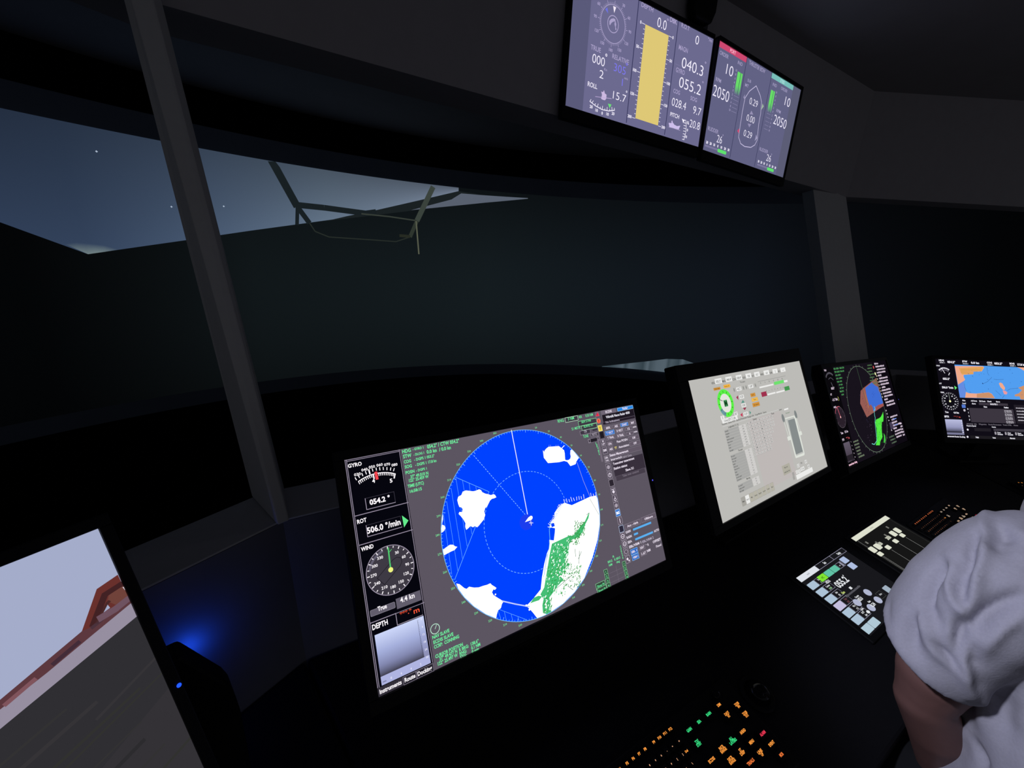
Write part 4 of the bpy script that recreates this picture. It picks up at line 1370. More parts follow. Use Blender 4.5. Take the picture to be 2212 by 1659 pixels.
    p.rect(x0 + 78, y0 + 11, x0 + 210, y0 + 21, rgb(62, 56, 66))
    p.text('ROUTE 1', x0 + 130, y0 + 19, 6, w, w=32, bold=0.05)
    p.rrect(x0 - 1, y0 + 22, x0 + 16, y0 + 36, 2, rgb(85, 120, 205))
    p.disc(x0 + 8, y0 + 46, 5, rgb(200, 195, 205), 14)
    p.text('Name', x0 + 98, y0 + 31, 6, w, w=15, bold=0.05)
    p.text('Position', x0 + 190, y0 + 31, 6, w, w=20, bold=0.05)
    gy = y0 + 35
    p.rect(x0 + 30, gy, x0 + 230, gy + 60, rgb(60, 54, 64))
    for i in range(4):
        p.text(str(i), x0 + 24, gy + 8 + i * 15, 6, w, al='c', bold=0.05)
        p.text("37°48.%d'N" % (i * 13 + 22), x0 + 188, gy + 9 + i * 15, 4.6, rgb(200, 195, 205), w=32, bold=0.03)
        p.text("122°25.%d'W" % (i * 9 + 31), x0 + 188, gy + 15 + i * 15, 4.6, rgb(200, 195, 205), w=34, bold=0.03)
    p.rect(x0 + 236, gy - 20, SW - 4, gy + 60, rgb(34, 30, 38))
    for i in range(5): p.scribble(x0 + 244, gy - 4 + i * 13, 60, 5, rgb(210, 205, 215))
    p.text('Schedule  Info    Waypoints    Route Parameters   Track CTRL    Notes', x0 + 8, gy + 70, 5, rgb(130, 124, 136), w=230, bold=0.02)
    p.text('Passage Speed', x0 + 6, gy + 78, 5, w, w=42, bold=0.04)
    p.rect(x0 + 38, gy + 84, x0 + 112, gy + 97, rgb(34, 31, 38))
    p.rect(x0 + 124, gy + 84, x0 + 300, gy + 94, rgb(64, 60, 70))
    p.text('Course', x0 + 118, gy + 80, 5, w, w=18, bold=0.04)
    for i, t in enumerate((('Check', 'Schedule'), ('Clear', 'Schedule'), ('Export', 'Schedule'))):
        p.text(t[0], x0 + 138 + i * 46, gy + 103, 5, w, w=16, bold=0.04)
        p.text(t[1], x0 + 138 + i * 46, gy + 110, 5, w, w=24, bold=0.04)
        p.rrect(x0 + 126 + i * 46, gy + 97, x0 + 134 + i * 46, gy + 109, 2, rgb(160, 155, 165))
    p.disc(x0 + 8, gy + 92, 4.2, w, 14)
    p.disc(x0 + 2, gy + 122, 4.2, w, 14)
    p.rect(x0 + 14, gy + 116, SW - 6, gy + 128, rgb(30, 28, 32))
    for i, t in enumerate(('Display', 'Route', 'Alternate')):
        p.text(t, x0 + 38 + i * 76, gy + 125, 5.5, w, w=(14, 13, 24)[i], bold=0.05)

# ------------------------------------------------------------------ exterior camera picture on the left monitor
def draw_exterior(p):
    p.rect(0, 0, SW, SH, rgb(164, 172, 202))
    p.c(0, 1100, 2.968)
    def ext(zl):
        """extend an edge line leftwards across the hidden part of the screen"""
        q = [p.z(*a) for a in zl]
        (xa, ya), (xb, yb) = q[0], q[-1]
        k = (yb - ya) / (xb - xa)
        return q, k
    up, k1 = ext([(0, 1222), (530, 778)])
    lo, k2 = ext([(0, 1410), (880, 685)])
    def atx(a, k, x): return (x, a[1] + (x - a[0]) * k)
    foam_t, k3 = ext([(0, 1285), (835, 580)])
    p.poly([atx(lo[0], k2, 0), lo[0], atx(lo[0], k2, SW), (SW, SH), (0, SH)], rgb(47, 46, 50))
    p.poly([(SW, 175), (SW, SH), (250, SH), (420, 250)], rgb(51, 49, 53))
    for i in range(60):
        rnd = random.Random(i + 40)
        x, y = rnd.uniform(60, 560), rnd.uniform(150, 320)
        b = atx(lo[0], k2, x)[1]
        if y < b + 12: continue
        L = rnd.uniform(30, 90)
        p.line([(x, y), (min(x + L, SW), y + L * k2 * 0.9)], rnd.uniform(1.0, 4), rnd.choice((rgb(50, 49, 50), rgb(44, 43, 46), rgb(53, 51, 54), rgb(49, 49, 47))))
    p.poly([atx(foam_t[0], k3, 0), foam_t[0], atx(foam_t[0], k3, SW), atx(lo[0], k2, SW), lo[0], atx(lo[0], k2, 0)], rgb(150, 142, 160))
    br, br2 = rgb(92, 56, 62), rgb(66, 44, 56)
    p.poly([atx(up[0], k1, 0), up[0], up[1], p.z(600, 735), p.z(770, 590), p.z(835, 545), p.z(845, 600), p.z(600, 800), p.z(300, 1050), foam_t[0], atx(foam_t[0], k3, 0)], br)
    for i in range(9):
        a = (300 + i * 30, atx(up[0], (k1 + k3) / 2, 300 + i * 30)[1] + 6)
        if a[0] < SW - 25: p.line([a, (a[0] + 18, a[1] + 18 * k1)], 3.4, rgb(128, 84, 92) if i % 2 else br2)
    R_ = rgb(104, 48, 44)
    p.zpoly([(525, 782), (620, 512), (755, 420), (800, 500), (838, 560), (700, 670), (600, 750)], R_)
    p.zpoly([(700, 540), (790, 490), (828, 555), (740, 612), (690, 590)], rgb(112, 66, 58))
    p.line([p.z(*q) for q in ((598, 742), (672, 548), (775, 482), (800, 470))], 5, rgb(66, 34, 36))
    p.line([p.z(*q) for q in ((622, 728), (690, 600), (700, 590))], 2.5, rgb(72, 40, 40))
    p.line([p.z(*q) for q in ((590, 760), (700, 670), (835, 570))], 3, rgb(74, 50, 60))
    p.line([p.z(*q) for q in ((640, 700), (740, 640), (825, 575))], 6, rgb(110, 82, 96))
    p.zpoly([(664, 662), (690, 612), (706, 632)], rgb(164, 172, 202))
    p.zpoly([(785, 500), (797, 496), (804, 520)], rgb(225, 215, 225))

# ================================================================== ROOM
z0 = -EYE
CXL, CXR, YS = -0.038, 2.66, 0.795      # corners of the front sill
aL, aR = math.radians(27.2), math.radians(-30.0)
dL = Vector((-math.cos(aL), -math.sin(aL), 0))
dR = Vector((math.cos(aR), math.sin(aR), 0))
LEN = 1.7
def mitre(o, side):
    """corner point offset o outwards from the sill line"""
    if side == 'L':
        h = aL / 2
        return Vector((CXL - o * math.tan(h), YS + o, 0))
    h = -aR / 2
    return Vector((CXR + o * math.tan(h), YS + o, 0))
def end(o, side):
    if side == 'L':
        n = Vector((-math.sin(aL), math.cos(aL), 0))
        return Vector((CXL, YS, 0)) + dL * LEN + n * o
    n = Vector((-math.sin(aR), math.cos(aR), 0))
    return Vector((CXR, YS, 0)) + dR * LEN + n * o
def facet(name, prof, which, m):
    """extrude closed profile (offset, height from eye) along one facet"""
    rings = []
    A = {'front': lambda o: mitre(o, 'L'), 'left': lambda o: end(o, 'L'), 'right': lambda o: mitre(o, 'R')}[which]
    B = {'front': lambda o: mitre(o, 'R'), 'left': lambda o: mitre(o, 'L'), 'right': lambda o: end(o, 'R')}[which]
    for G in (A, B):
        rings.append([G(o) + Vector((0, 0, z + EYE)) for o, z in prof])
    mb = MB().loft(rings)
    return struct(mb.obj(name, m))
sill = [(-0.106, -0.4325), (-0.105, -0.430), (0.0, -0.430), (0.0, z0), (-0.055, z0), (-0.055, -0.4325)]
back = [(-0.143, -0.700), (-0.106, -0.4335), (-0.057, -0.4335), (-0.057, z0), (-0.143, z0)]
for w in ('front', 'left', 'right'):
    facet('wall_' + w, sill, w, 'wall')
    nm = {'front': 'trim_1', 'left': 'trim_2', 'right': 'trim_3'}[w]
    facet(nm, back, w, 'console')
    head = [(0.355, 0.43), (0.355, 0.925), (0.56, 0.925), (0.56, 0.47), (0.50, 0.43)]
    facet({'front': 'trim_6', 'left': 'trim_7', 'right': 'trim_8'}[w], head, w, 'header')
# window posts
def post(name, rings):
    o = MB().loft([[V(x, y, z) for x, y in poly] for z, poly in rings]).obj(name, 'wall', bevel=0.002)
    return struct(o)
B1 = [(-0.057, 0.787), (-0.020, 0.675), (-0.003, 0.681), (-0.006, 0.800), (-0.030, 0.820)]
T1_ = [(-0.163, 1.135), (-0.150, 1.110), (-0.118, 1.110), (-0.108, 1.150), (-0.135, 1.20)]
post('trim_4', [(-0.429, B1), (0.44, T1_)])
B2 = [(2.36, 0.83), (2.55, 0.80), (2.665, 0.805), (2.72, 0.85), (2.69, 0.91), (2.42, 0.91)]
post('trim_5', [(z0 + 0.001, B2), (-0.44, B2), (0.44, [(x + 0.088, y + 0.352) for x, y in B2])])
# ceiling and floor
mb = MB().box((-3.5, -2.2, 0.92 + EYE), (9, 0, 0), (0, 8.5, 0), (0, 0, 0.05))
struct(mb.obj('ceiling', 'ceil'))
mb = MB().box((-3.5, -2.2, -0.05), (9, 0, 0), (0, 8.5, 0), (0, 0, 0.05))
struct(mb.obj('floor', 'matt_black'))
# made-up fixture for the added sleeve spot, out of view
sl = empty('added_fill_spotlight', tuple(SPOT_P))
tag(sl, 'added fill spotlight on a ceiling stem, out of view, brightening the operator', 'spotlight')
dr = (SPOT_T - SPOT_P).normalized()
MB().cyl(SPOT_P - dr * 0.10, SPOT_P - dr * 0.01, 0.05, 0.06).obj('fill_lamp_housing', 'black', sl, smooth=True)
MB().cyl(SPOT_P - dr * 0.06, (SPOT_P.x, SPOT_P.y, 2.369), 0.012).obj('stem', 'black', sl)
spo.parent = sl
spo.location = (0, 0, 0)

# ------------------------------------------------------------------ curved projection screen outside the windows
PC, PR, PB, PT = Vector((0.70, -0.30, 0)), 3.85, -0.95, 0.58
def cyl_hit(px, py, R=PR):
    r = ray(px, py)
    a = r[0] ** 2 + r[1] ** 2
    b = -2 * (r[0] * PC.x + r[1] * PC.y)
    c = PC.x ** 2 + PC.y ** 2 - R * R
    t = (-b + math.sqrt(b * b - 4 * a * c)) / (2 * a)
    x, y, z = r * t
    return (math.atan2(x - PC.x, y - PC.y), z)
def cp(th, z, R=PR):
    return Vector((PC.x + R * math.sin(th), PC.y + R * math.cos(th), z + EYE))
ps = empty('projection_screen', (PC.x, PC.y + PR, 0))
tag(ps, 'curved projection screen outside the windows showing a dusk sky over a dark tilted sea', 'projection screen')
T0, T1 = math.radians(-75), math.radians(80)
TH = [T0 + (T1 - T0) * i / 160 for i in range(161)]
bord = MB()
bord.loft([[cp(t, z, R) for z, R in ((PB - 0.10, PR + 0.004), (PT + 0.13, PR + 0.004), (PT + 0.13, PR + 0.05), (PB - 0.10, PR + 0.05))] for t in TH])
bord.obj('screen_border', 'frame', ps)
sk = MB()  # added black sheet down to the floor, keeps world light out below the picture
sk.loft([[cp(t, z, R) for z, R in ((z0, PR + 0.02), (PB - 0.10, PR + 0.02), (PB - 0.10, PR + 0.06), (z0, PR + 0.06))] for t in TH])
sk.obj('lower_light_blocker', 'matt_black', ps)
mx = MB()  # added black sheet up to the ceiling, blocks world light above the picture
mx.loft([[cp(t, z, R) for z, R in ((PT + 0.13, PR + 0.02), (0.92, PR + 0.02), (0.92, PR + 0.06), (PT + 0.13, PR + 0.06))] for t in TH])
mx.obj('upper_light_blocker', 'matt_black', ps)
pic = MB()
LAYR = [PR]
def interp(pts, x):
    if x <= pts[0][0]: return pts[0][1]
    for (a, b), (c, d) in zip(pts, pts[1:]):
        if x <= c: return b + (d - b) * (x - a) / max(c - a, 1e-9)
    return pts[-1][1]
def band(lo, hi, colf, t0=None, t1=None, rows=1):
    """strip between two edge curves (lists of (theta, z)); colf(theta, z, f) -> colour"""
    R = LAYR[0]
    t0 = lo[0][0] if t0 is None else t0
    t1 = lo[-1][0] if t1 is None else t1
    ts = sorted(set([t for t in TH if t0 < t < t1] + [q[0] for q in lo + hi if t0 <= q[0] <= t1] + [t0, t1]))
    vs, cs = [], []
    for t in ts:
        a, b = interp(lo, t), interp(hi, t)
        for k in range(rows + 1):
            z = a + (b - a) * k / rows
            vs.append(cp(t, z, R))
            cs.append(colf(t, z, k / rows))
    fs = []
    n = rows + 1
    for i in range(len(ts) - 1):
        for k in range(rows):
            fs.append((i * n + k, (i + 1) * n + k, (i + 1) * n + k + 1, i * n + k + 1))
    pic.add(vs, fs, cs)
    LAYR[0] -= 0.0012
H = lambda *L: [cyl_hit(x, y) for x, y in L]
def mixc(a, b, f): return tuple(a[i] + (b[i] - a[i]) * f for i in range(4))
thE = H((0, 400), (560, 700), (1050, 700), (1600, 700), (1790, 650), (2100, 700))
def seacol(t, z, f):
    keys = [(T0, (2, 3, 4)), (thE[0][0], (3, 4, 5)), (thE[1][0], (14, 19, 21)), (thE[2][0], (17, 23, 26)), (thE[3][0], (13, 17, 23)), (thE[4][0], (8, 10, 14)), (thE[5][0], (3, 4, 5)), (T1, (2, 2, 3))]
    c = [interp([(k, v[i]) for k, v in keys], t) for i in range(3)]
    g = 0.75 + 0.45 * math.sin(math.pi * min(max(1 - f, 0), 1) * 0.9)
    return rgb(*[x * g for x in c])
band([(T0, PB), (T1, PB)], [(T0, PT), (T1, PT)], seacol, rows=14)
hz = H((0, 480), (190, 549)) + H((400, 519), (540, 498.4), (668, 481), (719, 474), (749, 467), (808.5, 455), (913, 431), (990.5, 413.4))
hz = [(T0, hz[0][1] + 0.35)] + hz
def skyc(t, z, f):
    keys = [(hz[1][0], (40, 52, 72)), (hz[2][0], (44, 57, 78)), (H((450, 400))[0][0], (62, 76, 96)), (H((700, 400))[0][0], (82, 96, 112)), (hz[-1][0], (96, 106, 122))]
    c = [interp([(k, v[i]) for k, v in keys], t) for i in range(3)]
    g = 1.18 - 0.32 * f
    return rgb(*[x * g for x in c])
hi = [(T0, PT), (hz[-1][0], PT)]
band([(t, min(z, PT)) for t, z in hz], hi, skyc, rows=8)
# cloud glow at the horizon corner
q = H((140, 527), (165, 538), (190, 549), (225, 544), (255, 539.5))
tp = H((140, 526), (165, 524), (190, 526), (225, 530), (255, 538.5))
def cloud(t, z, f):
    k = math.sin(math.pi * min(max((t - q[0][0]) / (q[-1][0] - q[0][0]), 0), 1)) * (1 - f)
    return mixc(skyc(t, z, 0.02), rgb(112, 128, 130), k)
band(q, tp, cloud, rows=8)
# bridge band, spray
H2 = H((700, 478), (719, 474), (749, 467), (808, 455), (913, 431), (990, 413), (1035, 420))
L2 = H((700, 478), (890, 455), (920, 447), (975, 430), (1000, 420), (1035, 420))
band(L2, H2, lambda t, z, f: rgb(26, 32, 34))
t_ = H((888, 454), (975, 431), (996, 418), (1032, 421), (1140, 428.0))
b_ = H((888, 454), (958, 447), (1047, 438), (1140, 429.5))
band(b_, t_, lambda t, z, f: rgb(88, 96, 110))
# white water
t_ = H((1300, 791), (1345, 786), (1400, 780), (1440, 775), (1475, 776), (1500, 785))
b_ = H((1300, 792), (1350, 795), (1440, 804), (1500, 806))
band(b_, t_, lambda t, z, f: mixc(rgb(52, 66, 74), rgb(84, 98, 108), 0.5 + 0.5 * math.sin(t * 300)))
def bar3(pts, w, col):
    R = LAYR[0]
    q = H(*pts)
    for (a, b), (c, d) in zip(q, q[1:]):
        n = 6
        for i in range(n):
            t0, z_0, t1, z_1 = a + (c - a) * i / n, b + (d - b) * i / n, a + (c - a) * (i + 1) / n, b + (d - b) * (i + 1) / n
            L = math.hypot((t1 - t0) * PR, z_1 - z_0)
            nx, nz = -(z_1 - z_0) / L * w / 2 / PR, (t1 - t0) * PR / L * w / 2
            pts_ = [(t0 - nx, z_0 - nz), (t1 - nx, z_1 - nz), (t1 + nx, z_1 + nz), (t0 + nx, z_0 + nz)]
            pic.add([cp(t, min(z, PT), R) for t, z in pts_], [(0, 1, 2, 3)], col)
    LAYR[0] -= 0.0012
dkc, ol, th_ = rgb(24, 31, 34), rgb(58, 66, 60), rgb(54, 60, 54)
bar3([(586, 346), (642, 447)], 0.052, dkc)
bar3([(642, 447), (668, 482)], 0.036, dkc)
bar3([(642, 447), (641, 486)], 0.024, dkc)
bar3([(642, 443), (700, 449), (790, 461), (812, 458)], 0.040, dkc)
bar3([(780, 462), (840, 468), (900, 477)], 0.010, th_)
bar3([(668, 482), (680, 500), (710, 512), (800, 518), (855, 522), (885, 512)], 0.008, rgb(38, 44, 40))
bar3([(935, 404), (900, 477)], 0.040, ol)
bar3([(900, 477), (885, 512)], 0.030, rgb(46, 53, 46))
bar3([(898, 478), (904, 549)], 0.011, rgb(88, 92, 76))
bar3([(862, 509), (885, 511)], 0.022, rgb(38, 42, 34))
for x, y in ((207, 328), (369, 447), (482, 446)):
    t, z = H((x, y))[0]
    d = 0.0055
    pic.add([cp(t + a / PR, z + b, LAYR[0]) for a, b in ((-d, 0), (0, -d), (d, 0), (0, d))], [(0, 1, 2, 3)], rgb(170, 185, 205))
for i, f in enumerate(pic.f):      # faces look inwards
    pass
pic.obj('projected_picture', 'glow', ps, glow=True)

# ================================================================== CONSOLES
t10 = math.radians(10)
DN = Vector((0, -math.sin(t10), math.cos(t10)))       # worktop normal
def desk_z(y, D=0.8): return -D / math.cos(t10) + y * math.tan(t10)
YF, YB = 0.075, 0.650
def console(name, label, A0, A1, B1, B0):
    """A0,A1 front edge ends, B1,B0 back ends (x, y, z eye coords)"""
    root = empty(name, (A0[0] * .5 + B1[0] * .5, A0[1] * .5 + B1[1] * .5, 0))
    tag(root, label, 'console')
    th = Vector((0, 0, -0.035))
    P = [V(*q) for q in (A0, A1, B1, B0)]
    m = MB()
    m.prism(P, th)
    m.obj('worktop', 'desk', root, bevel=0.006)
    # body set back under the worktop
    c = [P[0].lerp(P[3], 0.66), P[1].lerp(P[2], 0.66), P[2], P[3]]
    lo = [Vector((q.x, q.y, 0.0)) for q in c]
    up_ = [q + th for q in c]
    m = MB().add(lo + up_, [(3, 2, 1, 0), (4, 5, 6, 7), (0, 1, 5, 4), (1, 2, 6, 5), (2, 3, 7, 6), (3, 0, 4, 7)])
    m.obj('cabinet', 'black', root)
    return root
nL = Vector((-math.sin(aL), math.cos(aL), 0))
nR = Vector((-math.sin(aR), math.cos(aR), 0))
zf, zb = desk_z(YF), desk_z(YB)
oF, oB = YF - YS, YB - YS
mL = lambda o: mitre(o, 'L')
mR = lambda o: mitre(o, 'R')
def q3(v, z): return (v.x, v.y, z)
console('front_console', 'long black sloping front console carrying the radar monitors, keyboards and touch panels', q3(mL(oF), zf), q3(mR(oF), zf), q3(mR(oB), zb), q3(mL(oB), zb))
def mwing(o, side): return end(o, side)
console('left_console_wing', 'dark left console wing under the bright exterior camera monitor', q3(end(oF, 'L'), zf), q3(mL(oF) - Vector((0.003, 0.001, 0)), zf), q3(mL(oB) - Vector((0.003, 0.001, 0)), zb), q3(end(oB, 'L'), zb))
console('right_console_wing', 'dark right console wing under the chart monitor', q3(mR(oF) + Vector((0.003, 0, 0)), zf), q3(end(oF, 'R'), zf), q3(end(oB, 'R'), zb), q3(mR(oB) + Vector((0.003, 0, 0)), zb))

def stand(root, g, yaw):
    """foot and neck carrying a desk monitor"""
    c, up, n, ex = g['c'], g['up'], g['n'], g['ex']
    back = -n
    p = c - up * 0.06 + back * 0.046
    m = MB()
    foot = p + Vector((back.x, back.y, 0)).normalized() * 0.02
    # height of the sloping worktop below the foot
    def surf(q):
        if yaw == 'L':
            o = (q - Vector((CXL, YS, 0))).dot(nL)
        elif yaw == 'R':
            o = (q - Vector((CXR, YS, 0))).dot(nR)
        else: o = q.y - YS
        return desk_z(o + YS) + EYE
    zf_ = surf(foot)
    d = Vector((back.x, back.y, 0)).normalized()
    s_ = Vector((0, 0, math.tan(t10)))
    rings = [[foot + ex * a + d * b + Vector((0, 0, 0)) for a, b in ((-.05, -.02), (.05, -.02), (.05, .02), (-.05, .02))]]
    r0 = []
    for a, b in ((-.05, -.02), (.05, -.02), (.05, .02), (-.05, .02)):
        q = foot + ex * a + d * b
        q.z = surf(q) + 0.011
        r0.append(q)
    r1 = [p + ex * a + up * b for a, b in ((-.05, -.06), (.05, -.06), (.05, .06), (-.05, .06))]
    r1 = [p + ex * a + back * 0.004 + up * b for a, b in ((-.05, -.06), (.05, -.06))] + [p + ex * a + back * 0.03 + up * b for a, b in ((.05, .0), (-.05, .0))]
    m.loft([r0, r1])
    nk = m.obj('stand_neck', 'black', root, bevel=0.002)
    fb = []
    for a, b in ((-.12, -.05), (.12, -.05), (.12, .06), (-.12, .06)):
        q = foot + ex * a + d * b
        q.z = surf(q) + 0.0005
        fb.append(q)
    MB().prism(fb, (0, 0, 0.011)).obj('stand_foot', 'black', nk, bevel=0.002)

mons = {}
r_, g_ = monitor('radar_monitor', 'large tilted monitor showing a bright blue and white radar chart, nearest the viewer', (0.3773, 0.5172, -0.4419), rodr((-0.4501, -0.0103, -0.0103)), draw_radar, led=(0.6035, 0.168), bez=(0.014, 0.011, 0.014, 0.02))
stand(r_, g_, 'F')
r_, g_ = monitor('conning_monitor', 'tilted monitor showing a pale grey conning page with a green ring dial', (1.1436, 0.5232, -0.4014), rodr((-0.4568, -0.0046, 0.0555)), draw_conning, bez=(0.038, 0.011, 0.040, 0.016), depth=0.05)
stand(r_, g_, 'F')
r_, g_ = monitor('radar_monitor', 'dark radar monitor with green echoes and a blue chart inset', (1.9033, 0.5438, -0.4526), rodr((-0.462, 0.0286, 0.0327)), draw_radar_small, led=(0.605, 0.168), bez=(0.014, 0.011, 0.014, 0.02))
stand(r_, g_, 'F')
def yawtilt(yaw, tilt):
    return Matrix.Rotation(math.radians(yaw), 3, 'Z') @ Matrix.Rotation(-math.radians(tilt), 3, 'X')
r_, g_ = monitor('chart_monitor', 'far right monitor with a light blue sea chart above a route table', (2.6661, 0.3282, -0.4537), yawtilt(-28.2, 26.6), draw_ecdis, bez=(0.016, 0.014, 0.014, 0.02))
stand(r_, g_, 'R')
RL = yawtilt(30.8, 26.9)
TRL = Vector((-0.164, 0.495, -0.27))
cL = TRL - (RL @ Vector((1, 0, 0))) * 0.299 - (RL @ Vector((0, 0, 1))) * 0.1682
r_, g_ = monitor('exterior_view_monitor', 'bright monitor at the lower left showing sky, a red deck edge and grey water', tuple(cL), RL, draw_exterior, bez=(0.010, 0.010, 0.012, 0.016), depth=0.035, led=(383, 1479, 0.0021))
stand(r_, g_, 'L')
grp = None
bz = (0.012, 0.012, 0.013, 0.034)
r1_, g1 = monitor('overhead_monitor', 'left overhead monitor with a compass dial and a tall yellow depth bar', (1.1211, 1.1188, 0.6112), rodr((-0.0421, 0.0225, -0.0326)), draw_over_left, bez=(0.012, 0.003, 0.013, 0.034), depth=0.03)
r2_, g2 = monitor('overhead_monitor', 'right overhead monitor with a ship outline and red and teal header bars', (1.7261, 1.1025, 0.5914), rodr((-0.0195, 0.0156, 0.0308)), draw_over_right, bez=(0.003, 0.012, 0.013, 0.034), depth=0.03)
# ceiling bracket between the overhead monitors
cb = empty('ceiling_bracket', V(1.385, 1.115, 0.92))
tag(cb, 'black ceiling bracket holding the two overhead monitors', 'bracket')
m = MB()
m.loft([[V(1.345 + x * s_, 1.100 + y, z) for x, y in ((-.052, 0), (.052, 0), (.052, .04), (-.052, .04))] for z, s_ in ((0.915, 1.0), (0.835, 1.0), (0.798, 0.7))])
m.obj('drop_arm', 'black', cb, bevel=0.006)
m = MB().box(V(1.05, 1.137, 0.60), (0.72, 0, 0), (0, 0.014, 0), (0, 0, 0.09))
m.box(V(1.36, 1.137, 0.66), (0.05, 0, 0), (0, 0.012, 0), (0, 0, 0.18))
m.obj('cross_bar', 'metal', cb)

# ------------------------------------------------------------------ touch panels on the worktop
DEX, DED = Vector((1, 0, 0)), Vector((0, -math.cos(t10), -math.sin(t10)))
def touch_panel(name, label, x0, y0, w, h, draw):
    tl = V(x0, y0, desk_z(y0)) + DN * 0.0085
    root = empty(name, V(x0 + w / 2000, y0 - h / 2000, desk_z(y0 - h / 2000)))
    tag(root, label, 'touch panel')
    m = MB()
    e = 0.012
    o = V(x0 - e, y0 + e * math.cos(t10), desk_z(y0 + e * math.cos(t10))) + DN * 0.0006
    m.box(o, DEX * (w / 1000 + 2 * e), DED * (h / 1000 + 2 * e), DN * 0.007)
    m.obj('housing', 'black', root, bevel=0.002)
    p = Pic(tl, DEX, DED, DN, w, h)
    draw(p)
    p.mb.obj('screen', 'glow', root, glow=True)
    return root
def draw_pilot(p):
    p.rect(0, 0, p.w, p.h, rgb(24, 24, 28))
    w, b, ln = rgb(225, 228, 232), rgb(172, 194, 214), rgb(150, 148, 170)
    p.c(1690, 1160, 6.911)
    W_, H_ = p.w, p.h
    p.rect(0, 0, 96, 14, rgb(222, 226, 234))
    p.scribble(42, 9, 14, 4, rgb(170, 172, 180))
    p.frame(96, 0, 180, 14, 0.9, ln)
    p.frame(180, 0, 257, 14, 0.9, ln)
    p.text('Set', 138, 10, 6, w, al='c', bold=0.04)
    p.text('Display', 222, 10, 5.5, w, al='c', w=18, bold=0.04)
    def B(x, y, w_, h_, c, r=2):
        a = p.z(x, y)
        p.rrect(a[0] - w_ / 2, a[1] - h_ / 2, a[0] + w_ / 2, a[1] + h_ / 2, r, c)
        return a
    for i in range(6):
        x, y = 460 + i * 133, 720 + i * 102
        a = p.z(x, y)
        bx0 = a[0]
        p.rrect(a[0] - 18, a[1] - 8.2, a[0] + 18, a[1] + 8.2, 2, b if i != 3 else rgb(196, 190, 222))
        x, y = 530 + i * 135, 650 + i * 104
        c_ = (a[0] + 36.5, a[1])
        p.frame(c_[0] - 17.5, c_[1] - 8.2, c_[0] + 17.5, c_[1] + 8.2, 0.8, ln)
        p.text(('Track', 'Course', 'Hdg', 'Trial', 'Wx 1', 'ROT')[i], c_[0], c_[1] - 1, 4, w if i != 3 else rgb(120, 70, 80), al='c', bold=0.03)
        p.text(('A 12', 'B 08', '05', '0 R', 'n 2', 'deg')[i], c_[0], c_[1] + 6, 4.4, rgb(150, 200, 150) if i < 2 else w if i != 3 else rgb(120, 70, 80), al='c', bold=0.03)
    a = p.z(1270, 1370)
    p.rrect(a[0] - 18, a[1] - 8.2, a[0] + 18, a[1] + 8.2, 2, rgb(176, 200, 214))
    p.rrect(a[0] + 19, a[1] - 8.2, a[0] + 54, a[1] + 8.2, 2, rgb(176, 200, 214))
    a = B(600, 605, 34, 15, rgb(128, 228, 50))
    p.text('HC', a[0], a[1] + 2.5, 5, rgb(50, 110, 20), al='c', bold=0.03)
    a2 = (a[0] + 35, a[1])
    p.rrect(a2[0] - 16.5, a2[1] - 7.5, a2[0] + 16.5, a2[1] + 7.5, 2, rgb(96, 192, 164))
    p.rrect(a2[0] + 18, a2[1] - 7.5, a2[0] + 50, a2[1] + 7.5, 2, rgb(96, 192, 164))
    p.frame(a2[0] + 52, a2[1] - 7.5, a2[0] + 82, a2[1] + 7.5, 0.8, ln)
    p.text('on', a2[0] + 62, a2[1] + 2, 4, w, al='c')
    p.rect(a2[0] + 70, a2[1] - 6, a2[0] + 78, a2[1] + 6, rgb(150, 150, 170))
    for x, y in ((925, 345), (1045, 432)):
        a = p.z(x, y)
        p.rrect(a[0] - 14, a[1] - 8.2, a[0] + 14, a[1] + 8.2, 2, rgb(174, 190, 224))
    a, a1 = p.z(855, 765), p.z(1010, 655)
    p.text('055.2', a[0], a[1], 15, w, w=a1[0] - a[0], bold=0.03)
    a = p.z(905, 575)
    p.disc(a[0], a[1], 1.8, w, 12)
    p.text('HDG', *p.z(670, 700), 6, w, bold=0.04)
    a = p.z(1018, 762)
    p.rect(a[0] - 5, a[1] - 3, a[0] + 5, a[1] + 3, w)
    p.text('Rate', *p.z(905, 855), 5, rgb(200, 220, 120), bold=0.03)
    a, a1 = p.z(965, 905), p.z(1180, 740)
    p.scribble(a[0], a[1], a1[0] - a[0], 5, rgb(100, 100, 108))
    for x, y in ((1272, 828), (1118, 980), (1428, 940), (1325, 1055)):
        a = p.z(x, y)
        p.disc(a[0], a[1], 12, rgb(176, 182, 208), 28, fy=0.72)
    for t, x, y, s_ in (('055.0', 1160, 965, 7), ('0.24', 1350, 1050, 7), ('Course', 1100, 918, 4), ('Rate', 1295, 985, 4), ('Limit', 1185, 1100, 4)):
        a = p.z(x, y)
        p.text(t, a[0], a[1], s_, w, bold=0.04, w=(19 if s_ == 7 else None))
    a = p.z(1280, 1118)
    p.disc(a[0], a[1], 6, w, 20, fy=.6)
    a = p.z(1545, 795)
    p.rrect(a[0] - 4, a[1] - 8, a[0] + 20, a[1] + 8, 2, rgb(160, 176, 192))
    a = p.z(1470, 860)
    p.frame(a[0] - 14, a[1] - 8, a[0] + 12, a[1] + 8, 0.6, rgb(80, 84, 80))
    p.text('Alert', a[0], a[1] + 1, 4, w, al='c')
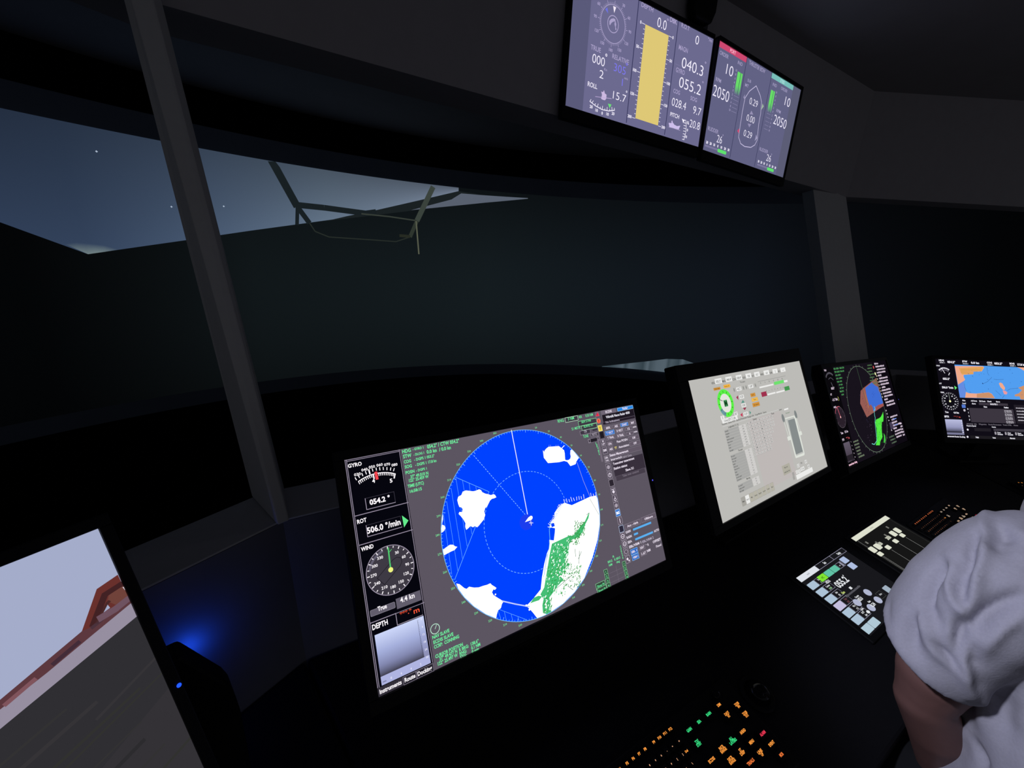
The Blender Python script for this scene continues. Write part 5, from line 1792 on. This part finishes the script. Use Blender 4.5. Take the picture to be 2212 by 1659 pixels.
def draw_thrust(p):
    p.rect(0, 0, p.w, p.h, rgb(22, 22, 22))
    pale, ln = rgb(222, 224, 206), rgb(170, 170, 168)
    p.c(1700, 1030, 4.32)
    p.rect(0, 0, p.w, 13.5, pale)
    p.scribble(118, 9, 22, 4, rgb(180, 182, 168))
    p.rect(8, 15, 8.8, p.h - 6, ln)
    p.rect(p.w - 9, 15, p.w - 8.2, p.h - 6, rgb(70, 70, 70))
    for x0, y0, x1, y1 in ((900, 740, 1140, 915), (975, 680, 1215, 838), (1045, 620, 1285, 775), (1110, 565, 1360, 715)):
        a, b = p.z(x0, y0), p.z(x1, y1)
        xx = a[0]
        p.rect(xx - 0.5, a[1], xx + 0.5, p.h - 8, ln)
    for x, y in ((875, 722), (947, 660), (1017, 602), (1080, 548)):
        a = p.z(x, y)
        p.rrect(a[0] - 12, a[1] - 7, a[0] + 12, a[1] + 5, 3, pale)
    for x, y in ((800, 680), (848, 650), (992, 530), (1030, 500)):
        a = p.z(x, y)
        p.rrect(a[0] - 13, a[1] - 9, a[0] + 13, a[1] + 9, 4, pale)
    for t, x, y in (('2050', 865, 650), ('2050', 945, 590)):
        a = p.z(x, y)
        p.text(t, a[0], a[1], 9, pale, w=26, bold=0.04)
    for x, y in ((745, 615), (838, 615), (937, 472), (920, 545)):
        a = p.z(x, y)
        p.rect(a[0] - 4, a[1] - 4, a[0] + 4, a[1] + 4, rgb(120, 120, 114))
touch_panel('autopilot_touch_panel', 'flat autopilot touch panel reading 055.2 with pale blue and green buttons', 1.103, 0.353, 257, 166, draw_pilot)
touch_panel('thruster_touch_panel', 'flat touch panel with a cream header and four slider lines, beside the autopilot panel', 1.438, 0.359, 256, 166, draw_thrust)

# ------------------------------------------------------------------ backlit keyboards
KO = (0.521, 0.2755)
AMB, GK, RK, OR = rgb(255, 158, 66, 1.1), rgb(60, 235, 140), rgb(250, 60, 90), rgb(250, 125, 60)
def make_keyboard(label, at=KO, rowc=(250, 185, 140), pal=None):
    x0, y0 = at
    pal = pal or {}
    root = empty('backlit_keyboard', V(x0, y0, desk_z(y0)))
    tag(root, label, 'keyboard', None)
    def pt(dx, dv, h=0): return V(x0 + dx, y0 - dv * math.cos(t10), desk_z(y0 - dv * math.cos(t10))) + DN * h
    m = MB()
    m.box(pt(-0.185, -0.014, 0.0006), DEX * 0.357, DED * 0.150, DN * 0.007)
    m.obj('case', 'black', root, bevel=0.003)
    def key(dx, dv, txt, col=AMB, w=0.0122, h=0.0125, th=2.9):
        mb = MB()
        a = pt(dx - w / 2, dv - h / 2, 0.0078)
        lo = [a, a + DEX * w, a + DEX * w + DED * h, a + DED * h]
        i_ = 0.0012
        b = a + DN * 0.0045
        hi_ = [b + DEX * i_ + DED * i_, b + DEX * (w - i_) + DED * i_, b + DEX * (w - i_) + DED * (h - i_), b + DEX * i_ + DED * (h - i_)]
        mb.add(lo + hi_, [(3, 2, 1, 0)[::-1], (4, 7, 6, 5), (0, 1, 5, 4), (1, 2, 6, 5), (2, 3, 7, 6), (3, 0, 4, 7)])
        if txt:
            pc = Pic(a + DN * 0.0047, DEX, DED, DN, w * 1000, h * 1000, mb, 1)
            ls = txt.split('\n')
            n = len(ls)
            for i, t in enumerate(ls):
                hh = th if n == 1 else th * 0.98
                cy = h * 500 + (0 if n == 1 else (-2.1, 2.1)[i]) + hh / 2
                ww = min(w * 1000 * 0.92, max(len(t) * hh * 0.72, 0.8))
                pc.text(t, w * 500, cy, hh, col, al='c', w=ww if len(t) > 1 else None, bold=0.036)
        mb.obj('key', ['black', 'glow'], root, glow=True)
    for i, dx in enumerate((-.160, -.1463, -.1326, -.119, -.103, -.0893, -.0757, -.062, -.041, -.0273, -.0137, 0)):
        key(dx, 0, 'F%d' % (i + 1), pal.get('f', AMB), 0.0118, 0.010, 3.4)
    rows = [(0.0187, '1234567890-=', -0.1805), (0.034, 'QWERTYUIOP[]', -0.1735), (0.0495, "ASDFGHJKL;'", -0.169), (0.065, 'ZXCVBNM,./', -0.162)]
    for dv, s_, xs in rows:
        for i, ch in enumerate(s_):
            key(xs + i * 0.01365 + 0.0137, dv, ch, rgb(*rowc), th=2.2)
    key(0, 0.0187, '\u2190', rgb(*rowc), th=2.2)
    key(0, 0.034, 'Del', AMB, th=2.8)
    key(-0.005, 0.0495, '\\', rgb(*rowc), th=2.6)
    key(-0.09, 0.0805, '', w=0.07)
    key(0, 0.0805, '\\', rgb(*rowc), th=2.4)
    W1 = 0.021
    cl = [(.030, .016, 'GAIN', GK), (.057, .016, 'SEA', GK), (.084, .016, 'RAIN', GK), (.115, .0155, 'DIM', AMB), (.116, .033, 'DAY/\nNT', AMB), (.148, .032, 'ZOOM\nIN', AMB), (.148, .048, 'ZOOM\nOUT', AMB),
          (.028, .0355, 'TX/\nSTBY', GK), (.029, .0615, 'ECDIS', AMB), (.060, .0605, 'INCR\nRANGE', AMB), (.060, .077, 'DECR\nRANGE', AMB), (.087, .0605, 'ALL\nLAYERS', GK), (.087, .078, 'ST\nDISP', AMB), (.088, .094, 'TRIALS', OR),
          (.117, .0615, 'AHEAD', AMB), (.117, .078, 'MENU', AMB), (.117, .095, 'LINE\nUP', AMB), (.148, .080, 'ALARM', RK), (.148, .096, 'EVENT', AMB), (.148, .113, 'MOB', OR)]
    for dx, dv, t, c in cl:
        key(dx, dv, t, pal.get(c, c), W1 if len(t) > 4 or '\n' in t else 0.019, 0.0145, 4.0)
    return root
kb = make_keyboard('large backlit keyboard with orange and green legends, nearest, below the blue radar')
def copy_thing(root, loc, label, rot=None):
    r = root.copy()
    COL.objects.link(r)
    r.location = loc
    if rot is not None: r.rotation_euler = rot
    r['label'] = label
    for ch in list(root.children):
        c = ch.copy()
        COL.objects.link(c)
        c.parent = r
    return r
make_keyboard('small distant backlit keyboard with dim orange legends between the slider panel and the shoulder', (1.905, 0.296), (200, 120, 80), {'f': rgb(235, 120, 70), GK: rgb(190, 170, 150), AMB: rgb(215, 180, 150), RK: rgb(190, 40, 60), OR: rgb(190, 60, 60)})
k3 = Vector((2.576 + 0.160 * math.cos(aR), 0.202 + 0.160 * math.sin(aR), 0))
o3 = (k3 - Vector((CXR, YS, 0))).dot(nR)
copy_thing(kb, V(k3.x, k3.y, desk_z(o3 + YS)), 'far right backlit keyboard with orange legends below the sea chart monitor', (0, 0, aR))

# trackball and rotary knob above the first keyboard
def on_desk(px, py, h=0.0):
    r = ray(px, py)
    n = np.array([0, -math.sin(t10), math.cos(t10)])
    return r * (-(0.8 - h) / (n @ r))
q = on_desk(1541, 1508)
kn = empty('rotary_knob', V(*q))
tag(kn, 'small glossy black rotary knob just above the green RAIN key', 'knob')
b0 = V(*q)
MB().cyl(b0 + DN * 0.0005, b0 + DN * 0.004, 0.013, 0.012, 32).obj('collar', 'gloss', kn, smooth=False, bevel=0.001)
MB().cyl(b0 + DN * 0.0041, b0 + DN * 0.016, 0.0085, 0.0075, 32).obj('dial', 'gloss', kn, bevel=0.002)
q = on_desk(1634, 1500)
tb = empty('trackball', V(*q))
tag(tb, 'black trackball set in a round collar on the console right of the knob', 'trackball')
b0 = V(*q)
rg = MB()
rings = []
for a in range(13):
    t = a / 12 * math.pi
    rings.append((0.027 + 0.006 * math.cos(t), 0.0012 + 0.005 * math.sin(t)))
n = 40
u_, v_ = DEX, DED
rg.loft([[b0 + u_ * (r * math.cos(2 * math.pi * i / n)) + v_ * (r * math.sin(2 * math.pi * i / n)) + DN * h for i in range(n)] for r, h in rings], caps=False)
rg.obj('collar', 'black', tb, smooth=True)
MB().ball(b0 + DN * 0.012, 0.0195, 32, 20, (1, 1, 0.5)).obj('ball', 'gloss', tb, smooth=True)

# ------------------------------------------------------------------ desk phone unit with blue glow, behind left monitor corner
def on_plane(px, py, pt, n):
    r = Vector(ray(px, py).tolist())
    return r * (Vector(pt).dot(n) / r.dot(n))
nU = Vector((-math.sin(math.radians(14)), math.cos(math.radians(14)), 0))
pU = Vector((-0.02, 0.535, 0))
out = [on_plane(x, y, pU, nU) for x, y in ((345, 1398), (384, 1380), (476, 1436), (490, 1452), (508, 1500), (524, 1580), (534, 1640), (545, 1700), (440, 1700), (350, 1560))]
un = empty('speaker_unit', V(out[5].x, out[5].y, desk_z(0.5)))
tag(un, 'black box-shaped speaker beside the exterior monitor, backlit by a blue glow', 'speaker')
for p in out:
    o_ = (p - Vector((CXL, YS, p.z))).dot(nL)
    p.z = max(p.z, max(desk_z(o_ + YS), desk_z(p.y)) + 0.002)
P_ = [V(*p) for p in out]
zm = min(p.z for p in P_)
MB().prism(P_, -nU * 0.03).obj('case', 'black', un, bevel=0.004)
# back light strip hidden behind the top edge
a, b = P_[1] + nU * 0.002, P_[2] + nU * 0.002
# wall point behind the unit, on the slanted left console back
wq = Vector((CXL, YS, 0))
pn = (nL * 0.247 + Vector((0, 0, -0.037))).normalized()          # normal of the slanted back panel
p0_ = wq + nL * (-0.106) + Vector((0, 0, -0.4335))
r_b = Vector(ray(412, 1400).tolist())
hb = r_b * (p0_.dot(pn) / r_b.dot(pn))
BLUE_P = V(*(hb - pn * 0.020))
st = MB()
dn = Vector((0, 0, -0.02))
st.add([a + dn, b + dn, b + dn * 1.6, a + dn * 1.6], [(0, 1, 2, 3)], (0.01, 0.06, 1.0, 1))
so = st.obj('blue_light_strip', 'glow', un, glow=True)
so['label'] = 'glowing blue light strip on the back'
bl = bpy.data.lights.new('blue_lamp', 'POINT')
bl.shadow_soft_size = 0.006
bl.color = (0.012, 0.09, 1.0)
bl.energy = 0.052
blo = bpy.data.objects.new('blue_lamp', bl)
COL.objects.link(blo)
blo.location = BLUE_P
blo.parent = un
blo.matrix_parent_inverse = Matrix.Translation(-un.location)
# ================================================================== PERSON (seated operator)
pr = empty('person', (1.02, -0.15, 0))
tag(pr, 'person in a grey short-sleeved t-shirt seated at the console with left arm bent', 'person')
bd = MB()
def rc(a, ra, b, rb, **k): bd.rcone(V(*a), ra, V(*b), rb, **k)
sh, el, wr = (0.915, 0.030, -0.430), (0.868, 0.064, -0.655), (0.965, 0.025, -0.845)
rc(sh, 0.040, (0.868, 0.064, -0.60), 0.049)
rc((0.868, 0.064, -0.60), 0.049, el, 0.038)
rc(el, 0.039, (0.905, 0.042, -0.725), 0.039)
rc((0.905, 0.042, -0.725), 0.039, wr, 0.026)
sh2, el2, wr2 = (1.27, 0.0, -0.40), (1.33, -0.02, -0.67), (1.16, 0.020, -0.845)
rc(sh2, 0.052, el2, 0.040)
rc(el2, 0.041, wr2, 0.027)
# trunk
for c, r, s_ in (((1.09, -0.03, -0.48), 0.11, (1.15, 0.75, 1.0)), ((1.06, -0.07, -0.62), 0.14, (1.05, 0.75, 1.2)), ((1.03, -0.13, -0.82), 0.17, (1.05, 0.85, 0.8))):
    bd.ball(V(*c), r, sc=s_)
rc((1.10, -0.018, -0.35), 0.058, (1.11, 0.0, -0.17), 0.054)
# head
bd.ball(V(1.115, 0.02, -0.055), 0.088, 28, 20, (0.87, 1.1, 1.28))
bd.ball(V(1.113, 0.055, -0.12), 0.055, sc=(0.95, 1.05, 0.9))
bd.ball(V(1.113, 0.118, -0.075), 0.013, sc=(0.9, 1.3, 1.7))
for s_ in (-1, 1):
    bd.ball(V(1.115 + s_ * 0.078, 0.012, -0.065), 0.02, sc=(0.4, 0.8, 1.5))
bd.ball(V(1.113, 0.108, -0.112), 0.017, sc=(1.4, 0.6, 0.45))
def hand(w, d, side, thumb):
    w, d = Vector(w), Vector(d).normalized()
    s_ = Vector(side).normalized()
    nrm = d.cross(s_).normalized()
    rc(tuple(w), 0.026, tuple(w + d * 0.02), 0.028)
    for k in range(4):
        o = (k - 1.5) * 0.019
        base = w + d * 0.085 + s_ * o
        bd.rcone(V(*(w + d * 0.015 + s_ * o * 0.7)), 0.014, V(*base), 0.0115)
        L = (0.042, 0.048, 0.045, 0.036)[k]
        p1 = base + d * L * 0.9 - nrm * L * 0.35
        p2 = p1 + d * L * 0.35 - nrm * L * 0.55
        p3 = p2 - d * L * 0.15 - nrm * L * 0.4
        bd.rcone(V(*base), 0.0098, V(*p1), 0.009)
        bd.rcone(V(*p1), 0.009, V(*p2), 0.0085)
        bd.rcone(V(*p2), 0.0085, V(*p3), 0.0075)
    tb0 = w + d * 0.03 + s_ * thumb * 0.024
    t1 = tb0 + d * 0.03 + s_ * thumb * 0.028
    t2 = t1 + d * 0.032 + s_ * thumb * 0.008 - nrm * 0.008
    bd.rcone(V(*tb0), 0.014, V(*t1), 0.011)
    bd.rcone(V(*t1), 0.0108, V(*t2), 0.0092)
hand(wr, (0.40, 0.15, -0.35), (0.5, -0.6, 0.1), -1)
hand(wr2, (-0.35, 0.18, -0.30), (0.7, 0.3, 0.1), 1)
# legs under the trousers
rc((0.97, -0.13, -0.88), 0.07, (0.93, 0.27, -0.958), 0.05)
rc((1.12, -0.13, -0.88), 0.07, (1.16, 0.27, -0.958), 0.05)
rc((0.93, 0.27, -0.958), 0.045, (0.93, 0.25, -1.33), 0.032)
rc((1.16, 0.27, -0.958), 0.045, (1.16, 0.25, -1.33), 0.032)
body = from_mesh('body', remesh(bd, 0.0045, 5), 'skin', pr)
ey = MB()
for s_ in (-1, 1): ey.ball(V(1.114 + s_ * 0.031, 0.098, -0.052), 0.012)
ey.obj('eyes', 'eye', pr, smooth=True)
hr = MB()
hr.ball(V(1.115, 0.002, -0.035), 0.093, 28, 20, (0.93, 1.1, 1.22))
from_mesh('hair', remesh(hr, 0.006, 2), 'hair', pr)
tr = MB()
for x in (0.97, 1.12):
    k = 0.93 if x < 1 else 1.16
    tr.rcone(V(x, -0.13, -0.88), 0.092, V(k, 0.27, -0.958), 0.066)
    tr.rcone(V(k, 0.27, -0.958), 0.066, V(k, 0.25, -1.34), 0.052)
tr.ball(V(1.04, -0.14, -0.86), 0.17, sc=(1.1, 0.85, 0.65))
from_mesh('trousers', remesh(tr, 0.008, 4), 'trouser', pr)
for k in (0.93, 1.16):
    m = MB()
    m.rcone(V(k, 0.24, -1.408), 0.040, V(k, 0.40, -1.414), 0.034)
    me = remesh(m, 0.006, 2)
    for v in me.vertices: v.co.z = max(v.co.z, 0.001)
    from_mesh('shoe', me, 'shoe', pr)

# T-shirt: loose lofts, voxel union, creases pushed in along lines read off the photograph
ts = MB()
def ring3(c, ax, r1, r2, u, n=28):
    c, ax, u = Vector(c), Vector(ax).normalized(), Vector(u)
    u = (u - ax * u.dot(ax)).normalized()
    v = ax.cross(u)
    return [V(*(c + u * (r1 * math.cos(2 * math.pi * i / n)) + v * (r2 * math.sin(2 * math.pi * i / n)))) for i in range(n)]
# trunk
trunk = [((1.035, -0.14, -0.88), 0.225, 0.175), ((1.03, -0.125, -0.80), 0.232, 0.178), ((1.04, -0.10, -0.70), 0.215, 0.155), ((1.05, -0.06, -0.60), 0.205, 0.145), ((1.06, -0.03, -0.50), 0.20, 0.135), ((1.08, -0.01, -0.425), 0.20, 0.118), ((1.09, -0.02, -0.37), 0.17, 0.085), ((1.10, -0.02, -0.325), 0.11, 0.075), ((1.105, -0.018, -0.285), 0.076, 0.070)]
ts.loft([ring3(c, (0.0, 0.02, 1), a, b, (1, 0, 0)) for c, a, b in trunk])
def sleeve(rs):
    ts.loft([ring3(c, ax, r1, r2, (1, 0, 0)) for c, ax, r1, r2 in rs])
ts.rcone(V(0.945, -0.005, -0.46), 0.088, V(0.965, -0.035, -0.60), 0.105)
sleeve([((0.98, 0.02, -0.375), (-0.9, 0.1, -0.3), 0.06, 0.07), ((0.935, 0.032, -0.392), (-0.75, 0.2, -0.55), 0.078, 0.082), ((0.900, 0.045, -0.425), (-0.45, 0.25, -0.75), 0.092, 0.086),
        ((0.880, 0.060, -0.470), (-0.2, 0.35, -0.85), 0.094, 0.084), ((0.868, 0.072, -0.515), (-0.05, 0.45, -0.87), 0.090, 0.080), ((0.862, 0.080, -0.556), (0.0, 0.49, -0.87), 0.089, 0.076)])
sleeve([((1.22, 0.0, -0.375), (0.9, 0.0, -0.3), 0.06, 0.07), ((1.265, 0.0, -0.40), (0.6, 0.0, -0.6), 0.085, 0.085), ((1.30, -0.01, -0.50), (0.1, 0, -0.9), 0.09, 0.085), ((1.31, -0.01, -0.57), (0.1, 0, -0.9), 0.088, 0.083)])
tm = remesh(ts, 0.0042, 14, 0.6)
bm = bmesh.new()
bm.from_mesh(tm)
bv = BVHTree.FromBMesh(bm)
O = Vector((0, 0, EYE))
def hit(px, py):
    h = bv.ray_cast(O, Vector(ray(px, py).tolist()))
    return h[0]
Z8 = lambda x, y: (1800 + x / 2.864, 1080 + y / 2.864)
lines = [
    ([(1010, 120), (1060, 200), (1130, 260)], -6, 12),
    ([(660, 460), (615, 560), (600, 650)], 4, 6),
    ([(870, 330), (845, 420), (820, 540), (812, 640)], -6, 7),
    ([(760, 480), (770, 560), (800, 650)], -5, 7),
    ([(545, 690), (530, 760), (555, 880)], 4, 7),
    ([(1130, 700), (1010, 780), (930, 860), (880, 960)], 6, 12),
    ([(900, 1180), (930, 1290), (915, 1400)], 4, 12),
    ([(430, 760), (450, 860), (490, 960)], -2.5, 9),  # (points in photo detail, depth mm (+ridge, -valley), width mm)
    ([(955, 90), (935, 200), (915, 300), (880, 480), (850, 620), (800, 710)], 9, 9),
    ([(905, 190), (885, 250), (860, 330), (830, 420)], -9, 9),
    ([(700, 345), (735, 420), (720, 520), (740, 620), (790, 700)], 6, 8),
    ([(690, 380), (640, 450), (585, 560), (575, 640), (620, 740)], -10, 12),
    ([(790, 740), (778, 800), (768, 880), (770, 960)], -11, 8),
    ([(740, 760), (735, 850), (742, 950)], 6, 7),
    ([(1180, 590), (1050, 650), (950, 715), (890, 790), (850, 870), (845, 990)], -17, 12),
    ([(860, 790), (860, 830), (812, 890), (800, 990), (815, 1110), (845, 1210)], 8, 9),
    ([(620, 880), (700, 960), (790, 1055)], -5, 5),
    ([(600, 900), (680, 985), (760, 1065)], 3, 6),
    ([(500, 700), (490, 800), (520, 950)], -7, 11),
    ([(560, 720), (590, 830), (620, 960)], 4, 10),
    ([(340, 620), (350, 740)], -1.6, 7),
    ([(970, 170), (1010, 260), (1060, 330)], -7, 14),
    ([(1060, 1180), (1020, 1300), (1060, 1450)], -6, 20),
    ([(870, 1480), (920, 1600), (930, 1659)], -5, 9),
    ([(640, 1560), (780, 1470), (840, 1430)], 5, 12),
]
cre = []
for pts, d, w_ in lines:
    q = [hit(*Z8(*a)) for a in pts]
    q = [a for a in q if a is not None]
    if len(q) < 2: continue
    cre.append((q, d * (2.0 if abs(d) < 12 else 1.35) / 1000, w_ * 0.85 / 1000))
nrm = [v.normal.copy() for v in bm.verts]
from mathutils import noise as mn
for v, nn in zip(bm.verts, nrm):
    off = mn.noise(v.co * 14) * 0.0035 + mn.noise(v.co * 34) * 0.0012
    for q, d, w_ in cre:
        best = 9
        bt = 0
        for i in range(len(q) - 1):
            a, b = q[i], q[i + 1]
            ab = b - a
            t = max(0, min(1, (v.co - a).dot(ab) / max(ab.length_squared, 1e-12)))
            dd = (v.co - (a + ab * t)).length
            if dd < best:
                best = dd
                bt = (i + t) / (len(q) - 1)
        if best < w_ * 3.5:
            fade = math.sin(math.pi * (0.12 + 0.76 * bt))
            off += d * fade * math.exp(-(best / w_) ** 2)
    v.co += nn * off
for _ in range(2): bmesh.ops.smooth_vert(bm, verts=bm.verts, factor=0.5, use_axis_x=True, use_axis_y=True, use_axis_z=True)
bm.to_mesh(tm)
bm.free()
from_mesh('t_shirt', tm, 'shirt', pr)

# swivel chair under the operator
ch = empty('swivel_chair', (1.04, -0.16, 0))
tag(ch, 'black swivel chair the seated operator sits on', 'chair')
m = MB().loft([[Vector((1.04 + x * s_, -0.14 + y * s_, z)) for x, y in ((-.24, -.22), (-.2, -.25), (.2, -.25), (.24, -.22), (.24, .2), (.2, .24), (-.2, .24), (-.24, .2))] for z, s_ in ((0.355, 0.96), (0.38, 1.0), (0.425, 1.0), (0.440, 0.96))])
m.obj('seat', 'seat', ch, bevel=0.006)
m = MB().loft([[Vector((1.04 + x * s_, -0.40 - 0.05 * (z - 0.55) + y, z)) for x, y in ((-.2, -.03), (.2, -.03), (.2, .02), (-.2, .02))] for z, s_ in ((0.56, 0.9), (0.62, 1.0), (0.90, 1.0), (0.96, 0.85))])
m.obj('backrest', 'seat', ch, bevel=0.01)
MB().box((1.01, -0.44, 0.37), (0.06, 0, 0), (0, 0.06, 0), (0, 0, 0.25)).obj('back_post', 'metal', ch)
MB().cyl((1.04, -0.14, 0.07), (1.04, -0.14, 0.355), 0.03, 0.025).obj('gas_column', 'metal', ch, smooth=False)
for k in range(5):
    a = 2 * math.pi * k / 5 + 0.3
    d = Vector((math.cos(a), math.sin(a), 0))
    s_ = Vector((-d.y, d.x, 0)) * 0.02
    c0 = Vector((1.04, -0.14, 0))
    m = MB().add([c0 + s_ + Vector((0, 0, .07)), c0 - s_ + Vector((0, 0, .07)), c0 + d * .28 - s_ * .6 + Vector((0, 0, .055)), c0 + d * .28 + s_ * .6 + Vector((0, 0, .055)),
                  c0 + s_ + Vector((0, 0, .10)), c0 - s_ + Vector((0, 0, .10)), c0 + d * .28 - s_ * .6 + Vector((0, 0, .08)), c0 + d * .28 + s_ * .6 + Vector((0, 0, .08))],
                 [(0, 3, 2, 1), (4, 5, 6, 7), (0, 1, 5, 4), (1, 2, 6, 5), (2, 3, 7, 6), (3, 0, 4, 7)])
    m.obj('base_arm', 'metal', ch)
    MB().cyl(c0 + d * .27 - s_ * .7 + Vector((0, 0, .0275)), c0 + d * .27 + s_ * .7 + Vector((0, 0, .0275)), 0.0272).obj('castor', 'black', ch)

# repeats share a group
for o_ in list(bpy.data.objects):
    if o_.parent is None and 'category' in o_:
        n_ = o_.name.split('.')[0]
        g_ = {'overhead_monitor': 'overhead monitors', 'backlit_keyboard': 'backlit keyboards on the consoles', 'radar_monitor': 'tilted monitors along the console',
              'conning_monitor': 'tilted monitors along the console', 'chart_monitor': 'tilted monitors along the console', 'exterior_view_monitor': 'tilted monitors along the console',
              'autopilot_touch_panel': 'touch panels on the worktop', 'thruster_touch_panel': 'touch panels on the worktop'}.get(n_)
        if g_: o_['group'] = g_
